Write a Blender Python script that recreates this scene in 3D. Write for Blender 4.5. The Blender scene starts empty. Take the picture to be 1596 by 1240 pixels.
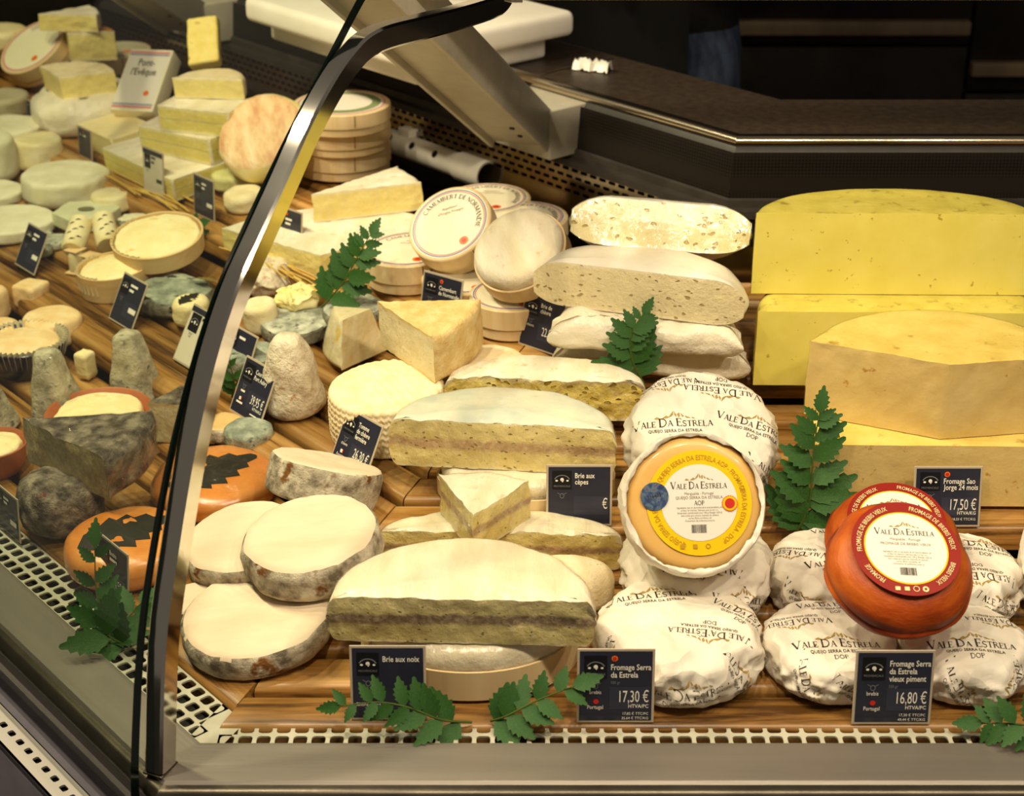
import bpy, bmesh, math, random
import numpy as np
from mathutils import Vector, Matrix, Euler, noise
from mathutils.bvhtree import BVHTree

S = bpy.context.scene
COL = S.collection
R = math.radians

# ------------------------------------------------------------------ camera
cam_data = bpy.data.cameras.new('camera')
cam = bpy.data.objects.new('camera', cam_data)
COL.objects.link(cam)
cam.location = (0, 0, 0.776)                      # 0.776 m above the front edge of the rack
cam.rotation_euler = (R(90 - 25.8), 0, 0)
cam_data.sensor_width = 36
cam_data.lens = 2520 / 1596 * 36
cam_data.clip_start = 0.05
cam_data.dof.use_dof = True
cam_data.dof.focus_distance = 1.42
cam_data.dof.aperture_fstop = 9.0
S.camera = cam

# ------------------------------------------------------------------ world, lamps, exposure
world = bpy.data.worlds.new('world')
S.world = world
world.use_nodes = True
wb = world.node_tree.nodes['Background']
wb.inputs[0].default_value = (1.0, 0.86, 0.66, 1)
wb.inputs[1].default_value = 0.12

def spot(x, y, z, tx, ty, power, col=(1.0, 0.84, 0.56), size=95, rad=0.05):
    l = bpy.data.lights.new('counter_spot', 'SPOT')
    l.energy = power; l.color = col; l.spot_size = R(size); l.spot_blend = 0.7; l.shadow_soft_size = rad
    o = bpy.data.objects.new('counter_spot', l); COL.objects.link(o)
    o.location = (x, y, z)
    o.rotation_euler = (Vector((tx, ty, 0.05)) - Vector((x, y, z))).to_track_quat('-Z', 'Y').to_euler()

LAMP = 12.0                                       # a row of lamps above the front edge of the counter, following its corner
for x, y, z, c in [(0.78, 0.76, 0.98, (1, .845, .60)), (0.48, 0.75, 0.98, (1, .845, .60)), (0.20, 0.75, 0.98, (1, .845, .60)), (-0.08, 0.75, 0.98, (1, .845, .60)),
                   (-0.393, 1.08, 1.25, (1, .85, .59)), (-0.62, 1.34, 1.27, (1, .87, .60)), (-0.85, 1.61, 1.32, (1, .88, .56)), (-1.08, 1.87, 1.42, (1, .88, .54))]:
    ix, iy = (0, 1) if x > -.2 else (.755, .656)
    spot(x, y, z, x + .30 * ix, y + .30 * iy, LAMP * ((z - .05) / .97) ** 2 * (1.35 if ix else 1), c, 120, .028)

S.view_settings.view_transform = 'Standard'
S.view_settings.look = 'None'
S.view_settings.exposure = 0.0
S.view_settings.gamma = 1.0
S.view_settings.use_curve_mapping = False

# ------------------------------------------------------------------ materials
def srgb(h):
    v = [int(h[i:i + 2], 16) / 255 for i in (0, 2, 4)]
    return tuple(c / 12.92 if c <= .04045 else ((c + .055) / 1.055) ** 2.4 for c in v) + (1,)

MATS = {}
class NT:
    def __init__(s, name):
        s.m = bpy.data.materials.new(name); s.m.use_nodes = True
        s.t = s.m.node_tree; s.t.nodes.clear()
        s.out = s.n('ShaderNodeOutputMaterial')
    def n(s, kind, **kw):
        x = s.t.nodes.new(kind)
        for k, v in kw.items(): setattr(x, k, v)
        return x
    def l(s, a, b): s.t.links.new(a, b)
    def coords(s, stretch=(1, 1, 1), src='Object'):
        tc = s.n('ShaderNodeTexCoord'); mp = s.n('ShaderNodeMapping')
        mp.inputs['Scale'].default_value = stretch
        s.l(tc.outputs[src], mp.inputs['Vector']); return mp.outputs['Vector']
    def noise(s, vec, scale, detail=4, rough=.55, dist=0):
        x = s.n('ShaderNodeTexNoise'); x.inputs['Scale'].default_value = scale
        x.inputs['Detail'].default_value = detail; x.inputs['Roughness'].default_value = rough
        x.inputs['Distortion'].default_value = dist
        if vec: s.l(vec, x.inputs['Vector'])
        return x.outputs['Fac']
    def ramp(s, fac, stops):
        x = s.n('ShaderNodeValToRGB'); e = x.color_ramp.elements
        while len(e) > 1: e.remove(e[-1])
        e[0].position, e[0].color = stops[0]
        for p, c in stops[1:]:
            k = e.new(p); k.color = c
        s.l(fac, x.inputs['Fac']); return x.outputs['Color']
    def mix(s, fac, a, b, mode='MIX'):
        x = s.n('ShaderNodeMix', data_type='RGBA', blend_type=mode)
        for sock, v in ((x.inputs[0], fac), (x.inputs[6], a), (x.inputs[7], b)):
            if hasattr(v, 'is_linked'): s.l(v, sock)
            else: sock.default_value = v
        return x.outputs[2]
    def bsdf(s, color, rough=.6, spec=.3, metal=0, coat=0, coat_rough=.1, bump=None, bstr=.3, bdist=.002, sss=0, trans=0):
        b = s.n('ShaderNodeBsdfPrincipled')
        if hasattr(color, 'is_linked'): s.l(color, b.inputs['Base Color'])
        else: b.inputs['Base Color'].default_value = color
        if hasattr(rough, 'is_linked'): s.l(rough, b.inputs['Roughness'])
        else: b.inputs['Roughness'].default_value = rough
        b.inputs['Specular IOR Level'].default_value = spec
        b.inputs['Metallic'].default_value = metal
        b.inputs['Coat Weight'].default_value = coat
        b.inputs['Coat Roughness'].default_value = coat_rough
        if bump is not None:
            bp = s.n('ShaderNodeBump'); bp.inputs['Strength'].default_value = bstr; bp.inputs['Distance'].default_value = bdist
            s.l(bump, bp.inputs['Height']); s.l(bp.outputs['Normal'], b.inputs['Normal'])
            if coat: s.l(bp.outputs['Normal'], b.inputs['Coat Normal'])
        s.l(b.outputs[0], s.out.inputs[0]); return b

def mat(name, c1, c2=None, scale=60, rough=.6, spec=.3, bump=.3, bscale=None, bdist=.002, stretch=(1, 1, 1), lo=.35, hi=.65,
        speck=None, coat=0, coat_rough=.12, metal=0, detail=4, c3=None):
    if name in MATS: return MATS[name]
    k = NT(name); v = k.coords(stretch)
    if c2:
        f = k.noise(v, scale, detail)
        st = [(lo, srgb(c1)), (hi, srgb(c2))]
        if c3: st = [(lo, srgb(c1)), ((lo + hi) / 2, srgb(c2)), (hi, srgb(c3))]
        col = k.ramp(f, st)
    else: col = srgb(c1)
    if speck:
        sc, ss, lo2, hi2 = speck
        v2 = k.coords((1, 1, 1))
        f2 = k.noise(v2, ss, 3, .6)
        msk = k.ramp(f2, [(lo2, (0, 0, 0, 1)), (hi2, (1, 1, 1, 1))])
        col = k.mix(msk, col, srgb(sc))
    bn = k.noise(v, bscale or scale * 3, 5, .65) if bump else None
    k.bsdf(col, rough, spec, metal, coat, coat_rough, bn, bump, bdist)
    MATS[name] = k.m; return k.m

def flat(name, c, rough=.6, spec=.3, metal=0, coat=0):
    if name in MATS: return MATS[name]
    k = NT(name); k.bsdf(srgb(c), rough, spec, metal, coat); MATS[name] = k.m; return k.m

def mat_layer(name, stops, wob=.06, wscale=60, holes=None, rough=.45, coat=.25, bump=.4, speck=None):
    """cut cheese seen in section: bands through its thickness (generated z), small eyes"""
    k = NT(name); g = k.coords(src='Generated'); o = k.coords()
    sep = k.n('ShaderNodeSeparateXYZ'); k.l(g, sep.inputs[0])
    nz = k.noise(o, wscale, 5, .65)
    ma = k.n('ShaderNodeMath', operation='MULTIPLY_ADD'); k.l(nz, ma.inputs[0]); ma.inputs[1].default_value = wob * 2
    k.l(sep.outputs[2], ma.inputs[2])
    sb = k.n('ShaderNodeMath', operation='SUBTRACT'); k.l(ma.outputs[0], sb.inputs[0]); sb.inputs[1].default_value = wob
    col = k.ramp(sb.outputs[0], [(p, srgb(c)) for p, c in stops])
    f2 = k.noise(o, 220, 4, .6)
    col = k.mix(k.ramp(f2, [(.4, (0, 0, 0, 1)), (.72, (.4, .4, .4, 1))]), col, srgb('fff3c0'))
    f4 = k.noise(o, 55, 5, .65)
    col = k.mix(k.ramp(f4, [(.52, (0, 0, 0, 1)), (.75, (.25, .25, .25, 1))]), col, srgb('b0934a'))
    if speck:
        f3 = k.noise(o, speck[1], 4, .7)
        col = k.mix(k.ramp(f3, [(speck[2], (0, 0, 0, 1)), (speck[2] + .08, (1, 1, 1, 1))]), col, srgb(speck[0]))
    h = k.noise(o, 130, 6, .7)
    if holes:
        vo = k.n('ShaderNodeTexVoronoi'); vo.inputs['Scale'].default_value = holes[0]
        mp = k.coords((1, 1, 1.5)); n3 = k.n('ShaderNodeTexNoise'); n3.inputs['Scale'].default_value = 80
        k.l(mp, n3.inputs['Vector'])
        vm = k.n('ShaderNodeVectorMath', operation='MULTIPLY_ADD')
        k.l(n3.outputs['Color'], vm.inputs[0]); vm.inputs[1].default_value = (.012, .012, .012); k.l(mp, vm.inputs[2])
        k.l(vm.outputs[0], vo.inputs['Vector'])
        hm = k.ramp(vo.outputs['Distance'], [(holes[1], (0, 0, 0, 1)), (holes[1] + .07, (1, 1, 1, 1))])
        col = k.mix(hm, srgb(holes[2]), col)
        mx = k.n('ShaderNodeMath', operation='MULTIPLY_ADD'); k.l(hm, mx.inputs[0]); mx.inputs[1].default_value = 1.5; k.l(h, mx.inputs[2])
        h = mx.outputs[0]
    k.bsdf(col, rough, .35, 0, coat, .15, h, min(1, bump * 1.8), .003)
    MATS[name] = k.m; return k.m

def mat_wood(name, a, b, c, rough=.4, coat=.15, along='x', scale=18, ring=.5):
    k = NT(name)
    st = {'x': (.06, 1, 1), 'y': (1, .06, 1), 'z': (1, 1, .06)}[along]
    v = k.coords(st)
    f = k.noise(v, scale * 6, 6, .62, .4); g2 = k.noise(v, scale, 3, .5, .8)
    mx = k.n('ShaderNodeMath', operation='MULTIPLY_ADD'); k.l(g2, mx.inputs[0]); mx.inputs[1].default_value = .4
    mm = k.n('ShaderNodeMath', operation='MULTIPLY'); k.l(f, mm.inputs[0]); mm.inputs[1].default_value = .7
    k.l(mm.outputs[0], mx.inputs[2])
    col = k.ramp(mx.outputs[0], [(.43, srgb(a)), (.53, srgb(b)), (.68, srgb(c))])
    info = k.n('ShaderNodeObjectInfo')
    col = k.mix(k.ramp(info.outputs['Random'], [(0, (0, 0, 0, 1)), (1, (.5, .5, .5, 1))]), col, srgb(a), 'MIX')
    k.bsdf(col, rough, .35, 0, coat, .25, f, .15, .001)
    MATS[name] = k.m; return k.m

def mat_film(name, amount=.10, stretch=(1, 1, 1), scale=40, tint='ffffff', rough=.06, bstr=.6):
    k = NT(name)
    v = k.coords(stretch)
    f = k.noise(v, scale, 5, .7, .6)
    bp = k.n('ShaderNodeBump'); bp.inputs['Strength'].default_value = bstr; bp.inputs['Distance'].default_value = .004
    k.l(f, bp.inputs['Height'])
    tr = k.n('ShaderNodeBsdfTransparent'); tr.inputs[0].default_value = srgb(tint)
    gl = k.n('ShaderNodeBsdfGlossy'); gl.inputs['Roughness'].default_value = rough; k.l(bp.outputs[0], gl.inputs['Normal'])
    lw = k.n('ShaderNodeLayerWeight'); lw.inputs['Blend'].default_value = .5; k.l(bp.outputs[0], lw.inputs['Normal'])
    pw = k.n('ShaderNodeMath', operation='POWER'); k.l(lw.outputs['Facing'], pw.inputs[0]); pw.inputs[1].default_value = 4
    mm = k.n('ShaderNodeMath', operation='MULTIPLY_ADD', use_clamp=True); k.l(pw.outputs[0], mm.inputs[0]); mm.inputs[1].default_value = .5; mm.inputs[2].default_value = amount + .02
    ms = k.n('ShaderNodeMixShader'); k.l(mm.outputs[0], ms.inputs[0]); k.l(tr.outputs[0], ms.inputs[1]); k.l(gl.outputs[0], ms.inputs[2])
    k.l(ms.outputs[0], k.out.inputs[0]); MATS[name] = k.m; return k.m

# metals, plastics, structure
steel = mat('brushed_steel', '948c84', 'a39a90', 30, .42, .5, .06, 400, stretch=(.05, 1, 1), metal=.75)
steel_dark = mat('dark_steel_nosing', '4c463d', '5a5348', 30, .3, .5, .05, 300, metal=.8)
chrome = flat('polished_chrome', 'dcd8d0', .09, .5, 1)
polished = mat('polished_back_steel', '8a8072', '9a9080', 12, .16, .5, .05, 60, metal=1)
grille_m = mat('pale_grille_enamel', 'aeaa96', 'bdb9a6', 50, .35, .4, .05)
black_m = flat('black_tray', '0c0a09', .55, .2)
tray_m = mat('dark_tray_metal', '15110d', '1d1812', 20, .5, .3, .1)
front_panel_m = mat('grey_violet_panel', '6d6673', '7a7380', 20, .5, .3, .03)
bumper_m = flat('pale_bumper', 'b0aaa2', .45, .3)
worktop_m = mat('dark_worktop', '352b24', '42362c', 90, .42, .4, .2, 500)
trim_m = mat('worktop_steel_trim', 'c0b29c', 'd0c2ac', 30, .22, .5, .03, 300, stretch=(.05, 1, 1), metal=1)
grey_paint = mat('grey_painted_metal', 'b3ab9a', 'bdb5a4', 40, .45, .35, .05, 600)
board_m = mat('white_polyethylene', 'f0e8da', 'f7f0e4', 20, .5, .3, .1, 200)
pvc_m = mat('white_pvc', 'cfcabd', 'dad5c8', 25, .35, .4, .03)
cabinet_m = mat('dark_cabinet', '17110d', '1e1712', 30, .45, .3, .05)
rail_m = mat('dull_rail_metal', '6b5a48', '75644f', 30, .4, .4, .03)
wood = mat_wood('honey_slat_wood', '4a2e0e', 'ae7c3c', 'd2a462', .36, .25)
wood_box = mat_wood('pale_poplar_box', 'd9ba86', 'e6cc9c', 'eed8ae', .6, 0, 'z', 10)
wood_box_in = mat_wood('pale_poplar_inner', 'd3ac72', 'e0bf8a', 'ead0a0', .6, 0, 'x', 10)

def fascia_material():
    k = NT('perforated_fascia'); v = k.coords()
    vo = k.n('ShaderNodeTexVoronoi'); vo.inputs['Scale'].default_value = 260; vo.inputs['Randomness'].default_value = 0
    k.l(v, vo.inputs['Vector'])
    col = k.ramp(vo.outputs['Distance'], [(.30, srgb('080606')), (.42, srgb('221d19'))])
    k.bsdf(col, .4, .3, .3); MATS['perforated_fascia'] = k.m; return k.m
fascia_m = fascia_material()

def glass_material():
    k = NT('clear_pane_glass')
    tr = k.n('ShaderNodeBsdfTransparent'); tr.inputs[0].default_value = (.93, .955, .92, 1)
    gl = k.n('ShaderNodeBsdfGlossy'); gl.inputs['Roughness'].default_value = .01
    lw = k.n('ShaderNodeLayerWeight'); lw.inputs['Blend'].default_value = .5
    pw = k.n('ShaderNodeMath', operation='POWER'); k.l(lw.outputs['Facing'], pw.inputs[0]); pw.inputs[1].default_value = 4
    fr = k.n('ShaderNodeMath', operation='MULTIPLY_ADD', use_clamp=True); k.l(pw.outputs[0], fr.inputs[0]); fr.inputs[1].default_value = .7; fr.inputs[2].default_value = .025
    ms = k.n('ShaderNodeMixShader'); k.l(fr.outputs[0], ms.inputs[0]); k.l(tr.outputs[0], ms.inputs[1]); k.l(gl.outputs[0], ms.inputs[2])
    k.l(ms.outputs[0], k.out.inputs[0]); MATS['clear_pane_glass'] = k.m; return k.m
glass_m = glass_material()
glass_edge_m = flat('dark_green_glass_edge', '07120e', .15, .5)
film_m = mat_film('cling_film', .07, (1, 1, .4), 45, bstr=.8)
film_soft = mat_film('cling_film_tight', .0, (1, .3, 1), 90, bstr=.25)

# cheese
white_rind = mat('bloomy_white_rind', 'e0d3b4', 'f2ead6', 40, .62, .25, .55, 160, .003, (1, .35, 1), speck=('cdb488', 70, .60, .76))
white_smooth = mat('smooth_white_rind', 'e8dec6', 'f3ecdc', 30, .42, .3, .15, 120, coat=.35)
white_shiny = mat('white_rind_under_film', 'e0d2b0', 'f2e7cc', 35, .45, .3, .7, 90, .003, stretch=(1, .25, 1), coat=.8, coat_rough=.08)
white_blue = mat('white_rind_bluish', 'bcc4b8', 'eee4c8', 16, .5, .3, .4, 150, coat=.5)
beige_rind = mat('beige_crumpled_rind', 'e8d3a6', 'f3e3bf', 60, .6, .25, .6, 180, .003)
grey_side = mat('grey_mottled_rind', '6f6453', 'b9ad97', 55, .7, .2, .9, 140, .003, c3='d6cbb4', speck=('7a4f24', 45, .60, .68))
tomme_top = mat('cream_tomme_top', 'd8c2a4', 'e9d6bc', 25, .6, .25, .2, 90, .002, stretch=(.3, 1, 1), speck=('c9954a', 30, .68, .76))
ash_rind = mat('ash_grey_rind', '7f8072', 'aeb09f', 55, .75, .2, .9, 150, .003, c3='d3d2bf', speck=('4d4c42', 90, .58, .70))
ash_side = mat('dark_ash_rind', '4a473c', '7d7b6c', 60, .75, .2, .9, 150, .003, c3='a3a08d', speck=('2b2820', 60, .60, .70))
green_ash = mat('greenish_ash_rind', '6d7266', '959c8c', 40, .7, .2, .9, 120, .004, c3='b9bda9', speck=('35372f', 50, .60, .68))
stone_rind = mat('wrinkled_stone_rind', 'c9b79a', 'e3d5ba', 60, .7, .2, 1.0, 130, .004, c3='efe4cc', speck=('b9824d', 55, .60, .72))
pyramid_rind = mat('grey_pyramid_rind', 'a39a80', 'c9bfa4', 55, .7, .2, .9, 140, .004, c3='e0d6bc', speck=('6d6a56', 70, .60, .70))
basket_rind = mat('basket_cheese_rind', 'f0d9a8', 'f8e8c4', 40, .6, .2, .25, 140, speck=('6f8f86', 60, .73, .78))
ochre_rind = mat('ochre_rough_rind', 'dcb873', 'ecd398', 70, .65, .2, .8, 200, .003)
orange_rind = mat('glossy_orange_rind', 'cf7a2c', 'e3974a', 25, .3, .4, .25, 200, coat=.7, coat_rough=.12)
dark_grey_rind = mat('purple_grey_rind', '443c34', '75695c', 70, .7, .2, 1.0, 150, .005, c3='a39682', speck=('6b3a34', 40, .66, .72))
wash_rind = mat('pink_washed_rind', 'd59a6c', 'ecc795', 45, .5, .3, .9, 90, .004, c3='f6e0ba', stretch=(1, .4, 1), coat=.3)
amber = mat('amber_cheese', 'd9a85a', 'e4ba70', 12, .38, .35, .08, 60, coat=.2)
piment = mat('paprika_rind', '6e2206', 'a3420b', 22, .45, .3, .4, 120, .002, c3='c05f16', stretch=(.6, .6, 2.2), speck=('3d1405', 30, .63, .75))
sj_rind = mat('yellow_wheel_rind', 'c8b850', 'd8c860', 35, .55, .3, .3, 140, speck=('9c8a3c', 60, .58, .72))
sj_paste = mat('yellow_hard_paste', 'e6d864', 'eee076', 20, .42, .35, .18, 90, .0015, speck=('b8a03c', 110, .67, .71), coat=.15)
sj2_rind = mat('tan_wheel_rind', 'd6ba5c', 'e4cc72', 30, .5, .3, .3, 120, speck=('a88434', 50, .62, .76))
sj2_paste = mat('tan_hard_paste', 'd8ba70', 'e4ca84', 22, .45, .35, .35, 90, .002, speck=('b98a3c', 70, .66, .72), coat=.15)
cream_soft = mat('soft_cream', 'f6e2a6', 'fbeebf', 35, .5, .3, .5, 120, .003, speck=('ecc878', 50, .62, .74))
yellow_soft = mat('pale_yellow_soft', 'f2e08f', 'f8ecb4', 30, .5, .3, .35, 120, .002)
pale_goat = mat('fresh_white_goat', 'ddd5b6', 'ece5cc', 30, .55, .25, .4, 110, .003)
pale_goat2 = mat('warm_white_goat', 'e2d2a0', 'efe4c0', 30, .55, .25, .5, 90, .003, speck=('e3c46a', 30, .60, .72))
peach_rind = mat('peach_goat_rind', 'efc890', 'f8e0b4', 40, .6, .25, .5, 120, .003, speck=('d9a25c', 40, .62, .75))
grey_flat = mat('grey_box_lid', 'b9ae90', 'c8bea0', 30, .6)
paste_chevre = mat_layer('chevre_brie_paste', [(0, 'f3e6c4'), (.08, 'ecdcae'), (.5, 'e8d8aa'), (.92, 'ecdcae'), (1, 'f7edd2')], .03, 40, (95, .16, 'b49a63'))
paste_top = mat_layer('chevre_brie_paste_film', [(0, 'f3e6c4'), (.1, 'eadb9c'), (.9, 'eee0a8'), (1, 'f7edd2')], .04, 40, (80, .18, 'c2a860'), coat=.8)
paste_cepes = mat_layer('cepes_brie_paste', [(0, 'f0e4b8'), (.08, 'ecd88a'), (.36, 'ebd588'), (.44, 'c9a678'), (.56, 'c39c72'), (.64, 'ecd88c'), (.93, 'f0de98'), (1, 'f7efcf')], .10, 70, (110, .12, 'b08f42'), coat=.4)
paste_noix_shaded = mat_layer('walnut_brie_paste_shaded', [(0, 'efe0b0'), (.07, 'e4d288'), (.38, 'd8c680'), (.45, '94785e'), (.60, '866c58'), (.66, 'dccb86'), (.94, 'e8d898'), (1, 'f7efcf')], .07, 60, (130, .10, 'a08a4a'), coat=.5)  # walnut paste with the front row's shade put into its duller colour
paste_noix2 = mat_layer('walnut_brie_paste_bright', [(0, 'f0e4b8'), (.08, 'ead27a'), (.40, 'e8cf78'), (.48, 'b08a62'), (.58, 'b8926a'), (.66, 'ecd680'), (.92, 'efdc8c'), (1, 'f9f2d6')], .09, 60, (130, .10, 'b8974a'), coat=.4, speck=('8a6a4a', 90, .70))
paste_crumbly = mat_layer('crumbly_brie_paste', [(0, 'f0e4b8'), (.1, 'dcc052'), (.85, 'e2c95c'), (1, 'f7efcf')], .12, 80, (90, .22, 'a88a30'), coat=.2, bump=.9)
paste_meaux = mat_layer('meaux_brie_paste', [(0, 'f3e8c8'), (.1, 'efdc86'), (.85, 'f1de88'), (.93, 'f6ecc4'), (1, 'fbf5e0')], .05, 50)
paste_tomme = mat_layer('goat_tomme_paste', [(0, 'e2c478'), (.1, 'e8d8ac'), (.88, 'ebdcb4'), (1, 'e0bf70')], .03, 50, (120, .07, 'c9b078'))
paste_dark = mat_layer('aged_tomme_paste', [(0, '7b6a3a'), (.12, 'a8945a'), (.85, 'b5a266'), (1, '6b6248')], .06, 40, coat=.8)
paste_yellow = mat_layer('yellow_square_paste', [(0, 'f4ecc0'), (.15, 'e6d56a'), (.48, 'e9d872'), (.52, 'b9b27a'), (.56, 'e9d872'), (.85, 'e6d56a'), (1, 'f6f0d2')], .04, 50)
terracotta = mat('terracotta', 'a85f38', 'b97048', 25, .55, .3, .1, 100)
navy_glaze = flat('navy_glaze', '1a1830', .25, .5)
leaf_m = mat('fern_leaf', '23461a', '3a6a28', 60, .45, .35, .3, 200)
stem_m = flat('fern_stem', '4a5a20', .5)
leaf_dark = flat('dark_leaf', '26241c', .5)
leaf_dry = mat('dry_leaf', '6e6230', '8a7b40', 50, .6)

def paper_material():
    k = NT('white_waxed_paper'); v = k.coords()
    f = k.noise(v, 14, 2, .5)
    col = k.ramp(f, [(.4, srgb('e2d8c6')), (.6, srgb('ece3d3'))])
    vo = k.n('ShaderNodeTexVoronoi', feature='F1'); vo.inputs['Scale'].default_value = 34
    n2 = k.n('ShaderNodeTexNoise'); n2.inputs['Scale'].default_value = 25; k.l(v, n2.inputs['Vector'])
    vm = k.n('ShaderNodeVectorMath', operation='MULTIPLY_ADD'); k.l(n2.outputs['Color'], vm.inputs[0]); vm.inputs[1].default_value = (.035, .035, .035)
    k.l(v, vm.inputs[2]); k.l(vm.outputs[0], vo.inputs['Vector'])
    rn = k.n('ShaderNodeTexNoise', noise_type='RIDGED_MULTIFRACTAL'); rn.inputs['Scale'].default_value = 26; rn.inputs['Detail'].default_value = 3
    k.l(vm.outputs[0], rn.inputs['Vector'])
    ad = k.n('ShaderNodeMath', operation='MULTIPLY_ADD'); k.l(rn.outputs['Fac'], ad.inputs[0]); ad.inputs[1].default_value = .35; k.l(vo.outputs['Distance'], ad.inputs[2])
    k.bsdf(col, .5, .3, 0, 0, .1, ad.outputs[0], .85, .009)
    MATS['paper'] = k.m; return k.m
paper_m = paper_material()
paper_bc = mat('thin_wrapping_paper', 'e6dcc0', 'f2e9d2', 30, .4, .35, .6, 45, .006, coat=.35)
label_white = flat('label_white', 'e6e0d4', .45)
label_yellow = flat('label_yellow', 'f2c40c', .3, .4, 0, .2)
label_gold = flat('label_gold_print', 'b8901a', .5)
label_red = flat('label_red', '8e2218', .35, .4, 0, .2)
ink = flat('dark_brown_ink', '33261c', .6)
ink_grey = flat('grey_ink', '8a7f74', .6)
ink_gold = flat('gold_ink', 'a88a4a', .5)
ink_cream = flat('cream_ink', 'e8d49a', .5)
tag_navy = flat('tag_navy', '262838', .4, .35, 0, .3)
tag_navy2 = flat('tag_price_panel', '303244', .4, .35, 0, .3)
tag_black = flat('tag_logo_black', '121316', .4)
tag_edge = flat('tag_clear_border', 'b9aa94', .35, .4)
tag_white = flat('tag_white', 'efe9dc', .5)
tag_pale = flat('tag_pale_card', 'd9d0bc', .5)
tag_dim = flat('tag_grey_print', '77767a', .6)
orange_dot = flat('seal_orange', 'e8741c', .4)
red_dot = flat('seal_red', 'c62a20', .4)
blue_print = flat('ring_blue', '6a7fb0', .5)
pink_print = flat('ring_pink', 'd98a86', .5)
def holo_material():
    k = NT('hologram_foil'); v = k.coords()
    f = k.noise(v, 90, 3, .6, 1.5)
    col = k.ramp(f, [(.3, srgb('3d4f8f')), (.5, srgb('6f86b8')), (.6, srgb('8fb8c8')), (.7, srgb('b06a9a'))])
    k.bsdf(col, .25, .5, .8); MATS['holo'] = k.m; return k.m
holo_m = holo_material()

# ------------------------------------------------------------------ helpers
def link_mesh(name, verts, faces, m, parent=None, smooth=True, sharp=40):
    me = bpy.data.meshes.new(name)
    me.from_pydata([tuple(v) for v in verts], [], [tuple(f) for f in faces])
    me.update()
    if m: me.materials.append(m)
    if smooth:
        me.polygons.foreach_set('use_smooth', [True] * len(me.polygons))
        if sharp: me.set_sharp_from_angle(angle=R(sharp))
    o = bpy.data.objects.new(name, me); COL.objects.link(o)
    if parent: o.parent = parent
    return o

def fix_normals(o):
    bm = bmesh.new(); bm.from_mesh(o.data); bmesh.ops.recalc_face_normals(bm, faces=bm.faces); bm.to_mesh(o.data); bm.free()
    return o

def tag(o, label=None, cat=None, group=None, kind=None):
    if label: o['label'] = label
    if cat: o['category'] = cat
    if group: o['group'] = group
    if kind: o['kind'] = kind
    return o

def empty(name, loc=(0, 0, 0), rot=(0, 0, 0)):
    o = bpy.data.objects.new(name, None); COL.objects.link(o)
    o.location = loc; o.rotation_euler = [R(a) for a in rot]; o.empty_display_size = .01
    return o

class MB:
    """collects shapes, then links them as one mesh"""
    def __init__(s): s.v = []; s.f = []
    def add(s, v, f, mx=None):
        n = len(s.v)
        s.v += [tuple((mx @ Vector(p))) if mx else tuple(p) for p in v]
        s.f += [tuple(i + n for i in q) for q in f]
        return s
    def box(s, x0, x1, y0, y1, z0, z1, mx=None):
        v = [(x, y, z) for z in (z0, z1) for y in (y0, y1) for x in (x0, x1)]
        return s.add(v, [(0, 2, 3, 1), (4, 5, 7, 6), (0, 1, 5, 4), (2, 6, 7, 3), (0, 4, 6, 2), (1, 3, 7, 5)], mx)
    def disc(s, r, z=0, n=48, cx=0, cy=0, r0=0, sy=1):
        if r0:
            v = [(cx + q * math.cos(a), cy + sy * q * math.sin(a), z) for a in [2 * math.pi * i / n for i in range(n)] for q in (r0, r)]
            f = [(2 * i, 2 * i + 1, (2 * i + 3) % (2 * n), (2 * i + 2) % (2 * n)) for i in range(n)]
        else:
            v = [(cx + r * math.cos(2 * math.pi * i / n), cy + sy * r * math.sin(2 * math.pi * i / n), z) for i in range(n)]
            f = [tuple(range(n))]
        return s.add(v, f)
    def tube(s, pts, rad, n=8, caps=True):
        pts = [Vector(p) for p in pts]; rr = rad if isinstance(rad, (list, tuple)) else [rad] * len(pts)
        v = []; up = Vector((.3, .2, 1))
        for i, p in enumerate(pts):
            d = (pts[min(i + 1, len(pts) - 1)] - pts[max(i - 1, 0)]).normalized()
            a = d.cross(up).normalized(); b = d.cross(a)
            v += [p + rr[i] * (a * math.cos(2 * math.pi * k / n) + b * math.sin(2 * math.pi * k / n)) for k in range(n)]
        f = [(i * n + k, i * n + (k + 1) % n, (i + 1) * n + (k + 1) % n, (i + 1) * n + k) for i in range(len(pts) - 1) for k in range(n)]
        if caps: f += [tuple(range(n)), tuple(range((len(pts) - 1) * n, len(pts) * n))]
        return s.add(v, f)
    def lathe(s, prof, n=48, sy=1):
        v = [(r * math.cos(2 * math.pi * k / n), sy * r * math.sin(2 * math.pi * k / n), z) for r, z in prof for k in range(n)]
        f = [(i * n + k, i * n + (k + 1) % n, (i + 1) * n + (k + 1) % n, (i + 1) * n + k) for i in range(len(prof) - 1) for k in range(n)]
        return s.add(v, f)
    def build(s, name, m, parent=None, smooth=True, sharp=40, fix=False):
        o = link_mesh(name, s.v, s.f, m, parent, smooth, sharp)
        return fix_normals(o) if fix else o

def bevel_box(name, x0, x1, y0, y1, z0, z1, b, m, parent=None, seg=3):
    bm = bmesh.new(); bmesh.ops.create_cube(bm, size=1)
    for v in bm.verts:
        v.co = ((x0 + x1) / 2 + v.co.x * (x1 - x0), (y0 + y1) / 2 + v.co.y * (y1 - y0), (z0 + z1) / 2 + v.co.z * (z1 - z0))
    bmesh.ops.bevel(bm, geom=bm.edges[:], offset=b, segments=seg, affect='EDGES', profile=.5)
    me = bpy.data.meshes.new(name); bm.to_mesh(me); bm.free()
    me.polygons.foreach_set('use_smooth', [True] * len(me.polygons)); me.set_sharp_from_angle(angle=R(35))
    if m: me.materials.append(m)
    o = bpy.data.objects.new(name, me); COL.objects.link(o)
    if parent: o.parent = parent
    return o

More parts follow.
